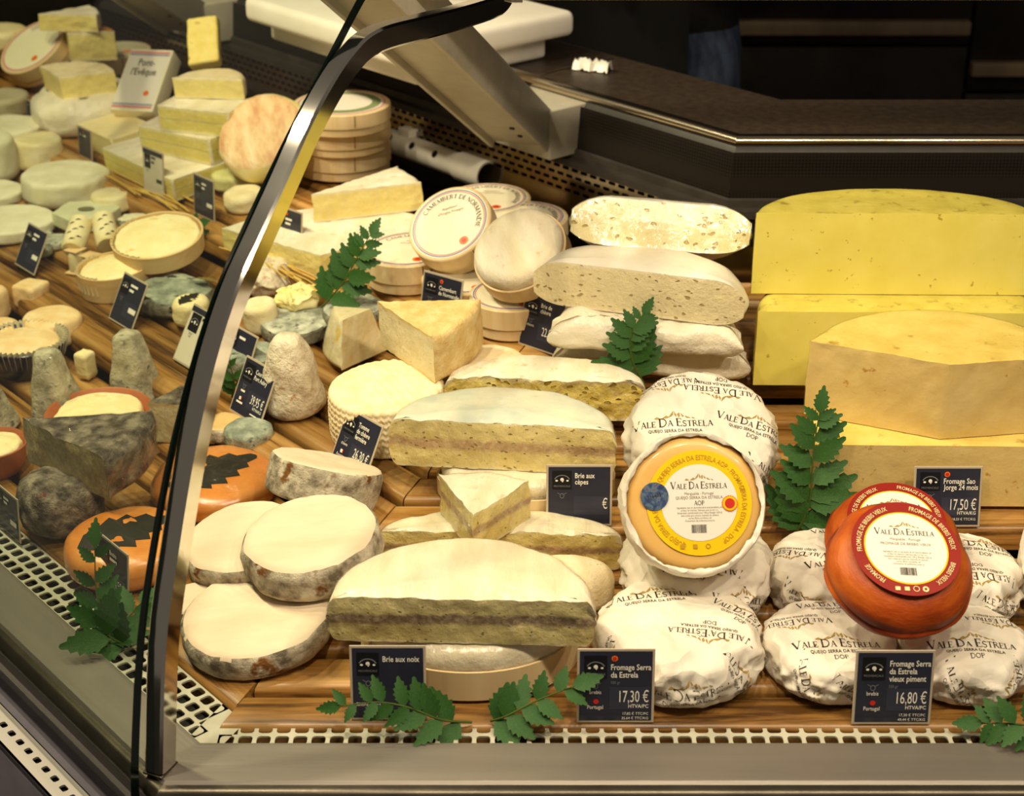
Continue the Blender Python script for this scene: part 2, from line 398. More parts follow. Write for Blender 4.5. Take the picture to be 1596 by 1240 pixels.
# the counter turns a corner: one run along x, the other 49 degrees back to the left.
A = (-0.2265, 1.0245)            # front corner of the rack
K = (0.2555, 1.7745)             # front corner of the worktop behind
MIT = 0.456                      # tangent of half the turn
class Sec:
    """one run of the counter: local x along it, y inwards"""
    def __init__(s, org, left):
        s.org = org; s.left = left; s.sg = -1 if left else 1
        s.mx = Matrix.Translation((org[0], org[1], 0)) @ Matrix.Rotation(R(-49) if left else 0, 4, 'Z')
    def place(s, o, parent=None):
        o.matrix_world = s.mx
        if parent:
            o.parent = parent
        return o
    def sweep(s, prof, length, start=0, closed=False):
        """profile of (inward, z); ends mitred at the corner"""
        n = len(prof); v = []
        for q, z in prof: v.append((s.sg * (MIT * q + start), q, z))
        for q, z in prof: v.append((s.sg * length, q, z))
        f = [(i, i + 1, n + i + 1, n + i) for i in range(n - 1)]
        if closed: f += [(n - 1, 0, n, 2 * n - 1), tuple(range(n)), tuple(range(n, 2 * n))]
        return v, f
AR, AL, KR, KL = Sec(A, False), Sec(A, True), Sec(K, False), Sec(K, True)

def run(sec, name, prof, length, m, parent, start=0, closed=False, sharp=35):
    v, f = sec.sweep(prof, length, start, closed)
    o = link_mesh(name, v, f, m, None, True, sharp)
    if closed: fix_normals(o)
    sec.place(o, parent); return o

def g_height(s):
    s = max(s, 0); return .08 * s + .0224 * min(int(s / .23), 2)

LR, LL = 1.15, 1.95               # lengths of the two runs

# ------------------------------------------------------------------ the room
def structure(name, mb, m): return tag(mb.build(name, m, None, False), kind='structure')
structure('floor', MB().box(-3.5, 3.0, -1.0, 4.2, -.90, -.85), mat('floor_tile', '3a342e', '453e36', 8, .4, .3, .05))
structure('wall_back', MB().box(-3.5, 3.0, 3.36, 3.46, -.85, 1.9), mat('dark_wall', '120d0a', '17110d', 6, .7, .2, .05))
cab = tag(empty('back_cabinet', (0, 3.0, -.85)), 'dark brown cabinet behind the counter with dull metal handle rails', 'cabinet')
bevel_box('body', -2.0, 2.6, .06, .36, 0, 1.6, .004, cabinet_m, cab)
for x0, x1, z0, z1, hz in [(-.60, .10, .30, 1.30, None), (.11, .862, .55, .893, None), (.11, .862, .90, 1.30, .92), (.868, 1.7, .10, .802, None), (.868, 1.7, .81, 1.30, .842)]:
    d = bevel_box('drawer_front', x0, x1, .04, .062, z0, z1, .002, cabinet_m, cab)
    if hz: bevel_box('handle_rail', max(x0, .13), x1 - .006, .012, .04, hz, hz + .026, .003, rail_m, d)

# ------------------------------------------------------------------ the refrigerated counter
counter = tag(empty('display_counter', (A[0], A[1], -.85)), 'steel chilled display counter that turns a corner, with perforated air grilles', 'counter')
def cpart(o):
    mw = o.matrix_world.copy(); o.parent = counter; o.matrix_parent_inverse = Matrix.Translation((-A[0], -A[1], .85)); return o
for sec, L in ((AR, LR), (AL, LL)):
    w = 1.0
    cpart(run(sec, 'sill', [(-.0255, -.0035), (-.0262, .0005), (-.03, .001), (-.068, -.0015), (-.071, -.004)], L, steel, None))
    cpart(run(sec, 'nosing', [(-.0705, -.0035)] + [(-.073 - .008 * math.sin(R(a)), -.0125 + .0085 * math.cos(R(a))) for a in range(0, 181, 15)] + [(-.072, -.034)], L, steel_dark, None))
    cpart(run(sec, 'front_panel', [(-.072, -.030), (-.075, -.056), (-.088, -.062)], L, front_panel_m, None))
    cpart(run(sec, 'kick_panel', [(-.108, -.068), (-.112, -.075), (-.112, -.85)], L, front_panel_m, None))
    cpart(run(sec, 'tray', [(-.026, -.004), (-.026, -.035), (.0, -.035), (.72, .02), (.745 if sec is AR else .82, .02)], L, tray_m, None))

def rounded_cell(w, h, r, n=3):
    pts = []
    for cx, cy, a0 in ((w / 2 - r, h / 2 - r, 0), (-w / 2 + r, h / 2 - r, 90), (-w / 2 + r, -h / 2 + r, 180), (w / 2 - r, -h / 2 + r, 270)):
        for i in range(n + 1):
            a = R(a0 + 90 * i / n); pts.append((cx + r * math.cos(a), cy + r * math.sin(a)))
    return pts
def perforated(x0, nx, pw, y0, ny, ph, hw, hh, r, th, stagger=0, clip=None, n=3):
    """sheet with rounded holes: every cell is a ring of faces plus the walls of its hole"""
    hole = rounded_cell(hw, hh, r, n); mb = MB(); m = len(hole)
    outer = [(cx * pw / 2, cy * ph / 2) for cx, cy in ((1, 1), (-1, 1), (-1, -1), (1, -1)) for _ in range(n + 1)]
    for j in range(ny):
        for i in range(nx):
            cx = x0 + (i + .5) * pw + (pw * stagger if j % 2 else 0); cy = y0 + (j + .5) * ph
            if clip and not clip(cx, cy): continue
            v = [(cx + a, cy + b, 0) for a, b in outer] + [(cx + a, cy + b, 0) for a, b in hole] + [(cx + a, cy + b, -th) for a, b in hole]
            f = [(q, (q + 1) % m, m + (q + 1) % m, m + q) for q in range(m)] + [(m + q, m + (q + 1) % m, 2 * m + (q + 1) % m, 2 * m + q) for q in range(m)]
            mb.add(v, f)
    return mb
def grille(sec, rows, y0, L):
    pw, ph = .0141, .0136
    nx = int(L / pw)
    cl = lambda x, y: (x > MIT * y + .012) if not sec.left else (x < -(MIT * y + .012))
    x0 = 0 if not sec.left else -nx * pw
    mb = perforated(x0 - (0.02 if not sec.left else -.02) * 0, nx, pw, y0, rows, ph, .0108, .0100, .0028, .0016, clip=cl)
    sg = sec.sg
    mb.add([(sg * MIT * y0, y0, 0), (sg * (MIT * y0 + .016), y0, 0), (sg * (MIT * (y0 + rows * ph) + .016), y0 + rows * ph, 0), (sg * MIT * (y0 + rows * ph), y0 + rows * ph, 0)], [(0, 1, 2, 3)])
    o = mb.build('air_grille', grille_m, None, False)
    sec.place(o); o.matrix_world = sec.mx @ Matrix.Translation((0, 0, -.0025)); cpart(o)
grille(AR, 2, -.0255, LR - .02)
grille(AL, 3, -.0255, LL - .3)
# pale bumper rail with a row of small slots, below the sill
for sec, L in ((AR, LR), (AL, LL)):
    nx = int((L - .1) / .0155); x0 = .0 if not sec.left else -nx * .0155
    mb = perforated(x0, nx, .0155, -.110, 1, .0225, .0085, .0055, .0018, .002, clip=lambda x, y: abs(x) > .02)
    o = mb.build('bumper_rail', bumper_m, None, False)
    o.matrix_world = sec.mx @ Matrix.Translation((0, 0, -.064)); cpart(o)
    cpart(run(sec, 'bumper_backing', [(-.0875, -.0685), (-.111, -.0685)], L, black_m, None))

# back of the well: slotted polished panel, dark perforated fascia
for sec, L in ((KR, .8), (KL, 1.45)):
    cpart(run(sec, 'fascia', [(-.014, .232), (-.019, .176)], L, fascia_m, None))
    cpart(run(sec, 'ledge', [(-.0195, .180), (-.023, .178), (-.024, .170), (-.034, .168), (-.035, .160)], L, mat('dark_ledge', '2b2723', '36312c', 30, .4, .4, .03), None))
    cpart(run(sec, 'back_panel', [(-.0385, .128), (-.046, .09), (-.052, .02)], L, polished, None))
    nx = int(L / .0165); x0 = .0 if not sec.left else -nx * .0165
    mb = perforated(x0, nx, .0165, 0, 4, .0088, .0118, .0040, .0018, .0012, stagger=.5, n=2, clip=(lambda x, y: abs(x) > .03))
    o = mb.build('slotted_panel', polished, None, False)
    o.matrix_world = sec.mx @ Matrix.Translation((0, -.039, .127)) @ Matrix.Rotation(R(82), 4, 'X'); cpart(o)
    cpart(run(sec, 'slot_backing', [(-.029, .165), (-.033, .122)], L, black_m, None))

# the worktop behind, narrow and dark with a bright steel edge
wt = tag(empty('worktop', (K[0], K[1], .2)), 'dark narrow worktop with bright steel front edge behind the cheeses', 'worktop')
def wpart(o):
    o.parent = wt; o.matrix_parent_inverse = Matrix.Translation((-K[0], -K[1], -.2)); return o
for sec, L in ((KR, .8), (KL, 1.45)):
    wpart(run(sec, 'top', [(.004, .215), (.004, .2455), (.158, .2455), (.158, .215)], L, worktop_m, None, closed=True))
    wpart(run(sec, 'edge_trim', [(.008, .2472)] + [(-.0005 - .0065 * math.sin(R(a)), .2415 + .0060 * math.cos(R(a))) for a in range(0, 181, 15)], L, trim_m, None))
    wpart(run(sec, 'under_lip', [(-.003, .2365), (-.008, .230), (-.010, .226), (-.008, .222), (.002, .222)], L, mat('dark_ledge', '2b2723', '36312c', 30, .4, .4, .03), None))
o = MB().box(-.352, -.349, .006, .145, .2454, .2460).build('seam_strip', trim_m, None, False); o.matrix_world = KL.mx; wpart(o)
base = MB()
for sec, L in ((KR, .8), (KL, 1.45)):
    v, f = sec.sweep([(.03, .2145), (.03, -.85), (.13, -.85), (.13, .215)], L, closed=True)
    base.add(v, f, sec.mx)
o = base.build('base_cabinet', cabinet_m, None, False, fix=True); wpart(o)

# ------------------------------------------------------------------ slatted wooden racks
def slat(sec, s0, s1, k, L, parent, nosing):
    za, zb = .08 * s0 + .0224 * k, .08 * s1 + .0224 * k
    th = .024 if nosing else .018; b = .006
    prof = [(s0 + .001, za - th), (s0, za - b), (s0 + .0015, za - .0022), (s0 + b, za), (s1 - b, zb), (s1 - .0015, zb - .0022), (s1, zb - b), (s1 - .001, zb - th)]
    v, f = sec.sweep(prof, L, .0008, closed=True)
    o = fix_normals(link_mesh('slat', v, f, wood, None, True, 50))
    o.parent = parent
    return o
for sec, L, lab in ((AR, LR, 'long honey brown wooden slat rack under the wrapped round cheeses and yellow wheels'),
                    (AL, LL, 'honey brown wooden slat rack stepping up under the goat cheeses behind the glass')):
    rack = empty('slatted_rack'); rack.matrix_world = sec.mx; tag(rack, lab, 'rack', 'wooden racks in the counter')
    for k in range(3):
        a = .23 * k + ((.016 if sec.left else -.006) if k == 0 else 0); e = .23 * (k + 1)
        n = 5; w = (e - a) / n
        for i in range(n):
            slat(sec, a + i * w, a + (i + 1) * w - (.008 if i < n - 1 else .010), k, L, rack, i == 0)

# ------------------------------------------------------------------ chrome post and glass
BIS = Vector((.415, .910, 0))
SIDE = Vector((.910, -.415, 0))
def spline(pts, n):
    out = []
    for i in range(len(pts) - 1):
        p0, p1, p2, p3 = pts[max(i - 1, 0)], pts[i], pts[i + 1], pts[min(i + 2, len(pts) - 1)]
        for k in range(n):
            t = k / n
            out.append(tuple(.5 * (2 * b + (c - a) * t + (2 * a - 5 * b + 4 * c - d) * t * t + (3 * b - a - 3 * c + d) * t ** 3) for a, b, c, d in zip(p0, p1, p2, p3)))
    return out + [tuple(pts[-1])]
post_path = spline([(0, 0), (.020, .10), (.046, .167), (.076, .232), (.109, .287), (.144, .329), (.180, .359), (.217, .389), (.258, .423), (.299, .449), (.330, .462), (.352, .467), (.384, .467), (.45, .461), (.52, .455), (.59, .451), (.612, .455), (.622, .466), (.626, .50)], 4)
pv, pf = [], []
B0 = Vector((-.2634, .9702, 0)); hw, hd, bev = .008, .010, .002
sect = [(-hw + bev, -hd), (hw - bev, -hd), (hw, -hd + bev), (hw, hd - bev), (hw - bev, hd), (-hw + bev, hd), (-hw, hd - bev), (-hw, -hd + bev)]
for i, (k, z) in enumerate(post_path):
    k0, z0 = post_path[max(i - 1, 0)]; k1, z1 = post_path[min(i + 1, len(post_path) - 1)]
    t = Vector((k1 - k0, z1 - z0)).normalized(); nrm = Vector((t.y, -t.x))       # in (k,z): points inward side
    for a, b in sect:
        pv.append(B0 + BIS * (k + nrm.x * b) + SIDE * a + Vector((0, 0, z + nrm.y * b)))
m = 8
pf = [(i * m + q, i * m + (q + 1) % m, (i + 1) * m + (q + 1) % m, (i + 1) * m + q) for i in range(len(post_path) - 1) for q in range(m)]
pf += [tuple(range(m)), tuple(range((len(post_path) - 1) * m, len(post_path) * m))]
post = tag(empty('glass_post', (B0.x, B0.y, 0)), 'curved polished chrome post standing on the corner of the steel sill', 'post')
o = fix_normals(link_mesh('post_bar', [v - B0 for v in pv], pf, chrome, post, True, 30))
bevel_box('foot_shim', -.0085, .0085, -.0105, .0105, -.0012, .0004, .0003, steel_dark, post).rotation_euler = (0, 0, R(-24.5))

glass_path = spline([(0, -.03), (.004, .01), (.028, .109), (.059, .184), (.092, .246), (.133, .305), (.172, .346), (.220, .385), (.270, .423), (.321, .458), (.38, .499), (.43, .53)], 3)
G0 = Vector((-.2826, .9494, 0)); dl = Vector((-.656, .755, 0)); nl = Vector((.755, .656, 0)); th = .0090
gp = tag(empty('display_glass', (G0.x, G0.y, -.03)), 'large curved clear glass pane with a dark polished edge left of the chrome post', 'glass pane')
def gpoint(k, z, off, ln):
    i = min(range(len(glass_path)), key=lambda q: (glass_path[q][0] - k) ** 2 + (glass_path[q][1] - z) ** 2)
    k0, z0 = glass_path[max(i - 1, 0)]; k1, z1 = glass_path[min(i + 1, len(glass_path) - 1)]
    t = Vector((k1 - k0, z1 - z0)).normalized()
    return BIS * (k + t.y * off) + Vector((0, 0, z - t.x * off + .03)) + dl * ln
n = len(glass_path)
for nm, off in (('outer_face', 0), ('inner_face', th)):
    v = [gpoint(k, z, off, ln) for ln in (0, 1.7) for k, z in glass_path]
    link_mesh(nm, v, [(i, i + 1, n + i + 1, n + i) for i in range(n - 1)], glass_m, gp)
v = [gpoint(k, z, off, -.0003) for off in (-.0004, th + .0004) for k, z in glass_path]
link_mesh('polished_edge', v, [(i, i + 1, n + i + 1, n + i) for i in range(n - 1)], glass_edge_m, gp, False)

# canopy rail at the top of the glass frame
rail = tag(empty('canopy_rail', (-.09, 1.525, .452)), 'thin pale metal canopy rail above the counter where the chrome post ends', 'rail')
bevel_box('rail_bar', 0, 1.6, 0, .03, 0, .02, .002, grey_paint, rail)
bevel_box('glass_clip', .07, .10, .002, .028, -.003, .0005, .001, chrome, rail)

# grey painted support arm rising from the back of the well
def support_arm(b0, top, label):
    arm = empty('support_arm', b0); tag(arm, label, 'support arm', 'grey support arms')
    b0 = Vector(b0); ax = Vector(top) - b0; Ln = ax.length
    Mx = ax.to_track_quat('Z', 'Y').to_matrix().to_4x4()
    def arm_box(nm, x0, x1, y0, y1, z0, z1, m, b=.0015):
        q = bevel_box(nm, x0, x1, y0, y1, z0, z1, b, m, arm); q.matrix_local = Mx
    arm_box('beam', -.034, .034, -.016, .016, .03, Ln, grey_paint)
    arm_box('flange', -.040, -.034, -.024, .024, .03, Ln, grey_paint)
    arm_box('flange', .034, .040, -.024, .024, .03, Ln, grey_paint)
    for zz in (.075, .11):
        q = MB().lathe([(0, 0), (.0035, 0), (.003, .002), (0, .0025)], 10).build('screw', steel_dark, arm); q.matrix_local = Mx @ Matrix.Translation((.012, -.016, zz)) @ Matrix.Rotation(R(90), 4, 'X')
    q = bevel_box('foot_box', -.045, .060, -.020, .05, -.012, .05, .002, grey_paint, arm); q.rotation_euler = (0, 0, R(-49))
support_arm((.022, 1.975, .185), (-.175, 1.40, .545), 'slanted grey painted metal support arm in front of the white cutting boards')
support_arm((-.50, 2.575, .185), (-.697, 2.00, .545), 'slanted grey painted metal support arm behind the wedges at the far end')

# white cutting boards on the worktop
def run_box(name, t0, t1, s0, s1, z0, z1, b, m):
    o = bevel_box(name, -t1, -t0, s0, s1, z0, z1, b, m, None, 4)
    c = AL.mx @ Vector((-(t0 + t1) / 2, (s0 + s1) / 2, z0))
    for v in o.data.vertices: v.co = v.co - Vector((-(t0 + t1) / 2, (s0 + s1) / 2, z0))
    o.location = c; o.rotation_euler = (0, 0, R(-49)); return o
tag(run_box('cutting_board', .66, .99, .715, .935, .2462, .2785, .006, board_m), 'smaller white plastic cutting board lying flat on the dark worktop', 'cutting board', 'white cutting boards')
tag(run_box('cutting_board', .625, .985, .672, .955, .2790, .3120, .010, board_m), 'larger thick white plastic board on top of the smaller cutting board', 'cutting board', 'white cutting boards')

# crumpled film bag at the end of the boards
rnd = random.Random(5)
mb = MB(); nn = 14
pts = [[(u / nn * .05 - .025, (w / 6 - .5) * .022, .012 * math.sin(w / 6 * math.pi) + .007 * noise.noise((u * .9, w * 1.1, 2))) for u in range(nn + 1)] for w in range(7)]
v = [(x, y + .01 * noise.noise((i * .4, 1, 1)), max(z, 0)) for row in pts for i, (x, y, z) in enumerate(row)]
mb.add(v, [(w * (nn + 1) + u, w * (nn + 1) + u + 1, (w + 1) * (nn + 1) + u + 1, (w + 1) * (nn + 1) + u) for w in range(6) for u in range(nn)])
bag = mb.build('plastic_bag', mat('crumpled_film', 'e8e2d6', 'f4efe6', 60, .2, .5, .5, 150, coat=.5)); bag.location = (.105, 2.075, .2464); bag.rotation_euler = (0, 0, R(-25))
tag(bag, 'small crumpled clear plastic bag on the worktop by the cutting boards', 'plastic bag')

# white pipe with holes at the back of the well
pipe = empty('perforated_pipe', (-.045, 2.052, .115)); tag(pipe, 'white plastic pipe with round holes lying below the slotted panel', 'pipe')
mb = MB(); r0 = .0185
mb2 = [(0, r0), (.04, r0)]
def cyl_x(x0, x1, r, ri, n=28):
    v = []; f = []
    for x, q in ((x0, r), (x1, r), (x1, ri), (x0, ri)):
        v += [(x, q * math.cos(2 * math.pi * k / n), q * math.sin(2 * math.pi * k / n)) for k in range(n)]
    for i in range(4):
        j = (i + 1) % 4
        f += [(i * n + k, i * n + (k + 1) % n, j * n + (k + 1) % n, j * n + k) for k in range(n)]
    return v, f
fix_normals(link_mesh('pipe_body', *cyl_x(-.26, -.035, .0165, .0145), pvc_m, pipe))
fix_normals(link_mesh('pipe_socket', *cyl_x(-.036, .02, .0192, .0168), pvc_m, pipe))
for x in (-.075, -.125, -.175, -.225):
    q = MB().disc(.0052, 0, 20).build('hole', black_m, pipe); q.matrix_local = Matrix.Translation((x, 0, 0)) @ Matrix.Rotation(R(52), 4, 'X') @ Matrix.Translation((0, 0, .0168))
q = MB().disc(.0155, 0, 24).build('inner_dark', mat('pipe_bore_grey', '6b6458', '8d8678', 80, .8, .1, .3), pipe); q.matrix_local = Matrix.Translation((-.02, 0, 0)) @ Matrix.Rotation(R(90), 4, 'Y')  # mottled grey brown disc set across the bore
bevel_box('bracket', -.165, -.140, -.006, .012, .010, .026, .001, pvc_m, pipe)
pipe.rotation_euler = (0, 0, R(-49))

PLACE = {  # location, rotation in degrees, width / depth / height in metres
    'sj_low': ((0.3846, 1.5286, 0.0861), (1.0, 0.0, -1.0), (0.2855, 0.1428, 0.08)),
    'sj_top': ((0.3781, 1.5392, 0.1671), (1.0, 0.0, -1.0), (0.2771, 0.0811, 0.085)),
    'sjf_low': ((0.3871, 1.3456, 0.0491), (1.0, 0.0, -1.0), (0.2591, 0.1295, 0.062)),
    'sjf_top': ((0.3845, 1.291, 0.1109), (1.0, 0.1, -7.5), (0.1247, 0.1247, 0.074)),
    'bc_low': ((0.1443, 1.5248, 0.0879), (4.0, 0.4, -6.0), (0.1963, 0.0981, 0.034)),
    'bc_mid': ((0.1361, 1.5017, 0.1212), (4.0, 0.6, -8.0), (0.1907, 0.0954, 0.034)),
    'bc_cut': ((0.1337, 1.5113, 0.1567), (3.8, 1.1, -16.0), (0.2106, 0.0771, 0.048)),
    'bc_top': ((0.1503, 1.562, 0.1837), (-28.5, 2.2, -7.1), (0.179, 0.0895, 0.048)),
    'cam1': ((-0.1164, 1.7377, 0.0899), (2.0, -2.3, -0.0), (0.1058, 0.1058, 0.036)),
    'cam4': ((-0.0485, 1.6561, 0.0897), (1.3, -1.5, -0.0), (0.0999, 0.0999, 0.034)),
    'cam5': ((0.003, 1.6039, 0.0901), (2.0, -2.3, -0.0), (0.0964, 0.0964, 0.036)),
    'cam6': ((-0.03, 1.8843, 0.1028), (1.3, -1.5, -0.0), (0.1074, 0.1074, 0.034)),
    'cam7': ((0.014, 1.8181, 0.102), (1.3, -1.5, -0.0), (0.1068, 0.1068, 0.034)),
    'cam2': ((-0.0571, 1.7, 0.15), (33.0, -24.0, 0.0), (0.0973, 0.0973, 0.034)),
    'cam3': ((0.015, 1.6, 0.162), (30.0, -24.0, 0.0), (0.1028, 0.1028, 0.036)),
    'meaux': ((-0.2201, 1.7527, 0.0844), (2.1, -2.2, -3.0), (0.1631, 0.1631, 0.028)),
    'meaux_w': ((-0.2393, 1.852, 0.1159), (2.9, 0.7, -62.0), (0.1345, 0.1345, 0.036)),
    'wbox1': ((-0.2294, 2.1105, 0.1026), (0.0, -0.0, 0.0), (0.1315, 0.1315, 0.034)),
    'wbox2': ((-0.2272, 2.1026, 0.1374), (0.0, -0.0, 0.0), (0.1304, 0.1304, 0.03)),
    'wbox3': ((-0.2247, 2.0913, 0.1682), (0.0, -0.0, 0.0), (0.129, 0.129, 0.03)),
    'washed': ((-0.3173, 2.06, 0.1486), (38.0, -22.0, 0.0), (0.1253, 0.1253, 0.04)),
    'g_cone': ((-0.2203, 1.4835, 0.0479), (3.0, -3.5, -0.1), (0.0655, 0.0655, 0.084)),
    'g_ash': ((-0.2386, 1.6592, 0.056), (3.0, -3.5, -0.1), (0.0814, 0.0814, 0.0178)),
    'g_ash2': ((-0.1753, 1.6611, 0.0599), (3.0, -3.5, -0.1), (0.0698, 0.0698, 0.0301)),
    'g_ash3': ((-0.274, 1.5693, 0.0491), (3.0, -3.5, -0.1), (0.0565, 0.0565, 0.0251)),
    'g_wrap': ((-0.1333, 1.5988, 0.062), (0.0, -0.0, 110.0), (0.072, 0.072, 0.05)),
    'g_rough': ((-0.2883, 1.7823, 0.0594), (3.0, -3.5, -0.1), (0.0623, 0.0623, 0.0312)),
    'g_pale': ((-0.2805, 1.6695, 0.054), (3.0, -3.5, -0.1), (0.0389, 0.0389, 0.0352)),
    'g_paper': ((-0.2412, 1.6948, 0.0753), (1.3, -1.5, -0.0), (0.0462, 0.0462, 0.016)),
    'tomme_r': ((-0.1203, 1.4268, 0.0509), (2.6, -3.0, -0.1), (0.1165, 0.1165, 0.0515)),
    'tomme_c': ((-0.1327, 1.5065, 0.1064), (1.3, 3.8, -120.0), (0.1045, 0.1045, 0.05)),
    'rind_b': ((-0.0258, 1.4704, 0.078), (1.3, -1.5, -0.0), (0.0852, 0.0852, 0.03)),
    'n1': ((0.0338, 1.4414, 0.0733), (3.0, 0.2, -4.0), (0.198, 0.0599, 0.042)),
    'n3': ((0.013, 1.3158, 0.0467), (2.0, -0.0, 0.0), (0.1653, 0.0992, 0.03)),
    'n2': ((-0.0049, 1.3348, 0.0782), (2.0, 0.2, -6.0), (0.2064, 0.0793, 0.048)),
    'n5': ((-0.0095, 1.2465, 0.0188), (2.0, 0.1, -2.0), (0.2157, 0.0466, 0.036)),
    'n7': ((-0.0342, 1.112, 0.008), (2.0, -0.0, 0.0), (0.18, 0.135, 0.045)),
    'n6': ((-0.0382, 1.1021, 0.0535), (2.0, 0.1, -2.0), (0.2081, 0.0919, 0.042)),
    'n4': ((-0.0327, 1.1869, 0.0535), (2.0, 0.3, -8.0), (0.0737, 0.0737, 0.04)),
    'n8': ((0.0386, 1.1741, 0.013), (2.0, -0.0, 0.0), (0.0968, 0.0484, 0.04)),
    'vw_back': ((0.1699, 1.31, 0.0829), (26.0, 3.0, 0.0), (0.132, 0.132, 0.05)),
    'vw_open': ((0.1467, 1.18, 0.1053), (58.0, 3.0, 0.0), (0.1174, 0.1174, 0.042)),
    'vw_mid': ((0.1585, 1.1917, 0.0144), (1.0, -0.0, 0.0), (0.1253, 0.1253, 0.046)),
    'vw_front': ((0.135, 1.0983, 0.0069), (2.0, -0.0, 0.0), (0.1314, 0.1314, 0.0408)),
    'vwr_bl': ((0.2751, 1.1827, 0.0137), (1.0, -0.0, 0.0), (0.1058, 0.1058, 0.042)),
    'vwr_br': ((0.3821, 1.1793, 0.0134), (1.0, -0.0, 0.0), (0.0984, 0.0984, 0.042)),
    'vwr_fl': ((0.2586, 1.091, 0.0063), (2.0, -0.0, 0.0), (0.1064, 0.1064, 0.034)),
    'vwr_fr': ((0.363, 1.0876, 0.006), (2.0, -0.0, 0.0), (0.1023, 0.1023, 0.0348)),
    'vwr_far': ((0.484, 1.1784, 0.0133), (1.0, -0.0, 0.0), (0.0965, 0.0965, 0.075)),
    'red_f': ((0.3018, 1.095, 0.0798), (27.0, 3.0, 0.0), (0.1095, 0.1095, 0.05)),
    'red_b': ((0.3228, 1.185, 0.0501), (20.0, -2.0, 0.0), (0.1054, 0.1054, 0.046)),
    'd4': ((-0.2098, 1.1338, 0.0077), (4.6, -5.3, -0.2), (0.1257, 0.1257, 0.027)),
    'd5': ((-0.271, 1.1656, 0.0057), (1.3, -1.5, -0.0), (0.0491, 0.0491, 0.02)),
    'd2': ((-0.2327, 1.2246, 0.0222), (6.6, -7.5, -0.4), (0.1057, 0.1057, 0.0325)),
    'd3': ((-0.1674, 1.1873, 0.044), (5.9, -6.8, -0.4), (0.1159, 0.1159, 0.036)),
    'd1': ((-0.1768, 1.3, 0.0449), (-20.0, 13.0, 0.0), (0.1045, 0.1045, 0.036)),
    'o1': ((-0.2852, 1.3612, 0.0151), (0.7, -0.8, -0.0), (0.1199, 0.1199, 0.0254)),
    'o2': ((-0.3454, 1.2523, 0.0058), (0.7, -0.8, -0.0), (0.1135, 0.1135, 0.0312)),
    'l4': ((-0.421, 1.3212, 0.0048), (0.7, -0.8, -0.0), (0.0801, 0.0801, 0.0554)),
    'l3': ((-0.4612, 1.3614, 0.051), (0.5, 0.8, -106.0), (0.1224, 0.1224, 0.045)),
    'l5': ((-0.424, 1.4882, 0.0134), (0.7, -0.8, -0.0), (0.1086, 0.1086, 0.03)),
    'l6': ((-0.5183, 1.432, 0.0048), (0.7, -0.8, -0.0), (0.0697, 0.0697, 0.03)),
    'l7': ((-0.3651, 1.469, 0.016), (4.3, 1.6, -69.9), (0.0642, 0.0642, 0.045)),
    'l8': ((-0.2914, 1.4534, 0.032), (0.0, -0.0, 0.0), (0.0434, 0.0434, 0.0165)),
    'l9': ((-0.2614, 1.4351, 0.032), (0.0, -0.0, 0.0), (0.048, 0.048, 0.02)),
    'py1': ((-0.4026, 1.5698, 0.019), (4.0, -2.2, -20.1), (0.0522, 0.0522, 0.0765)),
    'py2': ((-0.4784, 1.5329, 0.0125), (3.8, -2.6, -15.1), (0.0525, 0.0525, 0.079)),
    'py3': ((-0.5468, 1.5144, 0.0074), (3.8, -2.6, -15.1), (0.0535, 0.0535, 0.0625)),
    'lb': ((-0.5455, 1.6527, 0.0147), (0.0, -0.0, 0.0), (0.0976, 0.0976, 0.035)),
    'oc1': ((-0.5301, 1.7179, 0.022), (0.0, -0.0, 0.0), (0.0674, 0.0674, 0.0307)),
    'oc2': ((-0.5869, 1.701, 0.0147), (3.0, -3.5, -0.1), (0.0519, 0.0519, 0.0331)),
    'oc3': ((-0.579, 1.8086, 0.025), (0.0, -0.0, -25.0), (0.0334, 0.0334, 0.0303)),
    'oc4': ((-0.6184, 1.7912, 0.0176), (3.0, -3.5, -0.1), (0.0364, 0.0364, 0.0403)),
    'cr1': ((-0.4682, 1.6203, 0.0177), (4.4, -1.5, -30.1), (0.0174, 0.0174, 0.0327)),
    'ash4': ((-0.3945, 1.7516, 0.0514), (0.0, -0.0, 0.0), (0.0939, 0.0939, 0.0206)),
    'tub1': ((-0.4743, 1.8054, 0.0494), (3.0, -3.5, -0.1), (0.0879, 0.0879, 0.03)),
    'tub2': ((-0.4257, 1.8394, 0.0851), (3.0, -3.5, -0.1), (0.1114, 0.1114, 0.022)),
    'leafw': ((-0.364, 1.7006, 0.0506), (3.0, -3.5, -0.1), (0.0418, 0.0418, 0.03)),
    'hex': ((-0.5601, 2.0221, 0.0556), (0.0, -0.0, 0.0), (0.0885, 0.0885, 0.018)),
    'stone': ((-0.4949, 2.0041, 0.0586), (0.0, -0.0, 0.0), (0.0417, 0.0417, 0.0109)),
    'cylm': ((-0.5383, 2.0687, 0.0594), (0.0, -0.0, 0.0), (0.0607, 0.0607, 0.0223)),
    'slab1': ((-0.6615, 2.0116, 0.0489), (0.0, -0.0, 0.0), (0.1188, 0.1188, 0.0162)),
    'slab2': ((-0.6115, 2.1229, 0.0578), (0.0, -0.0, 0.0), (0.1188, 0.1188, 0.0351)),
    'cyl2': ((-0.682, 2.2506, 0.062), (0.0, -0.0, 0.0), (0.0783, 0.0783, 0.0413)),
    'disc3': ((-0.7496, 2.3265, 0.0807), (0.7, -0.8, -0.0), (0.107, 0.107, 0.02)),
    'big1': ((-0.7344, 2.2105, 0.055), (3.0, -3.5, -0.1), (0.0701, 0.0701, 0.0619)),
    'big2': ((-0.7168, 2.1297, 0.0518), (0.0, -0.0, 0.0), (0.0874, 0.0874, 0.014)),
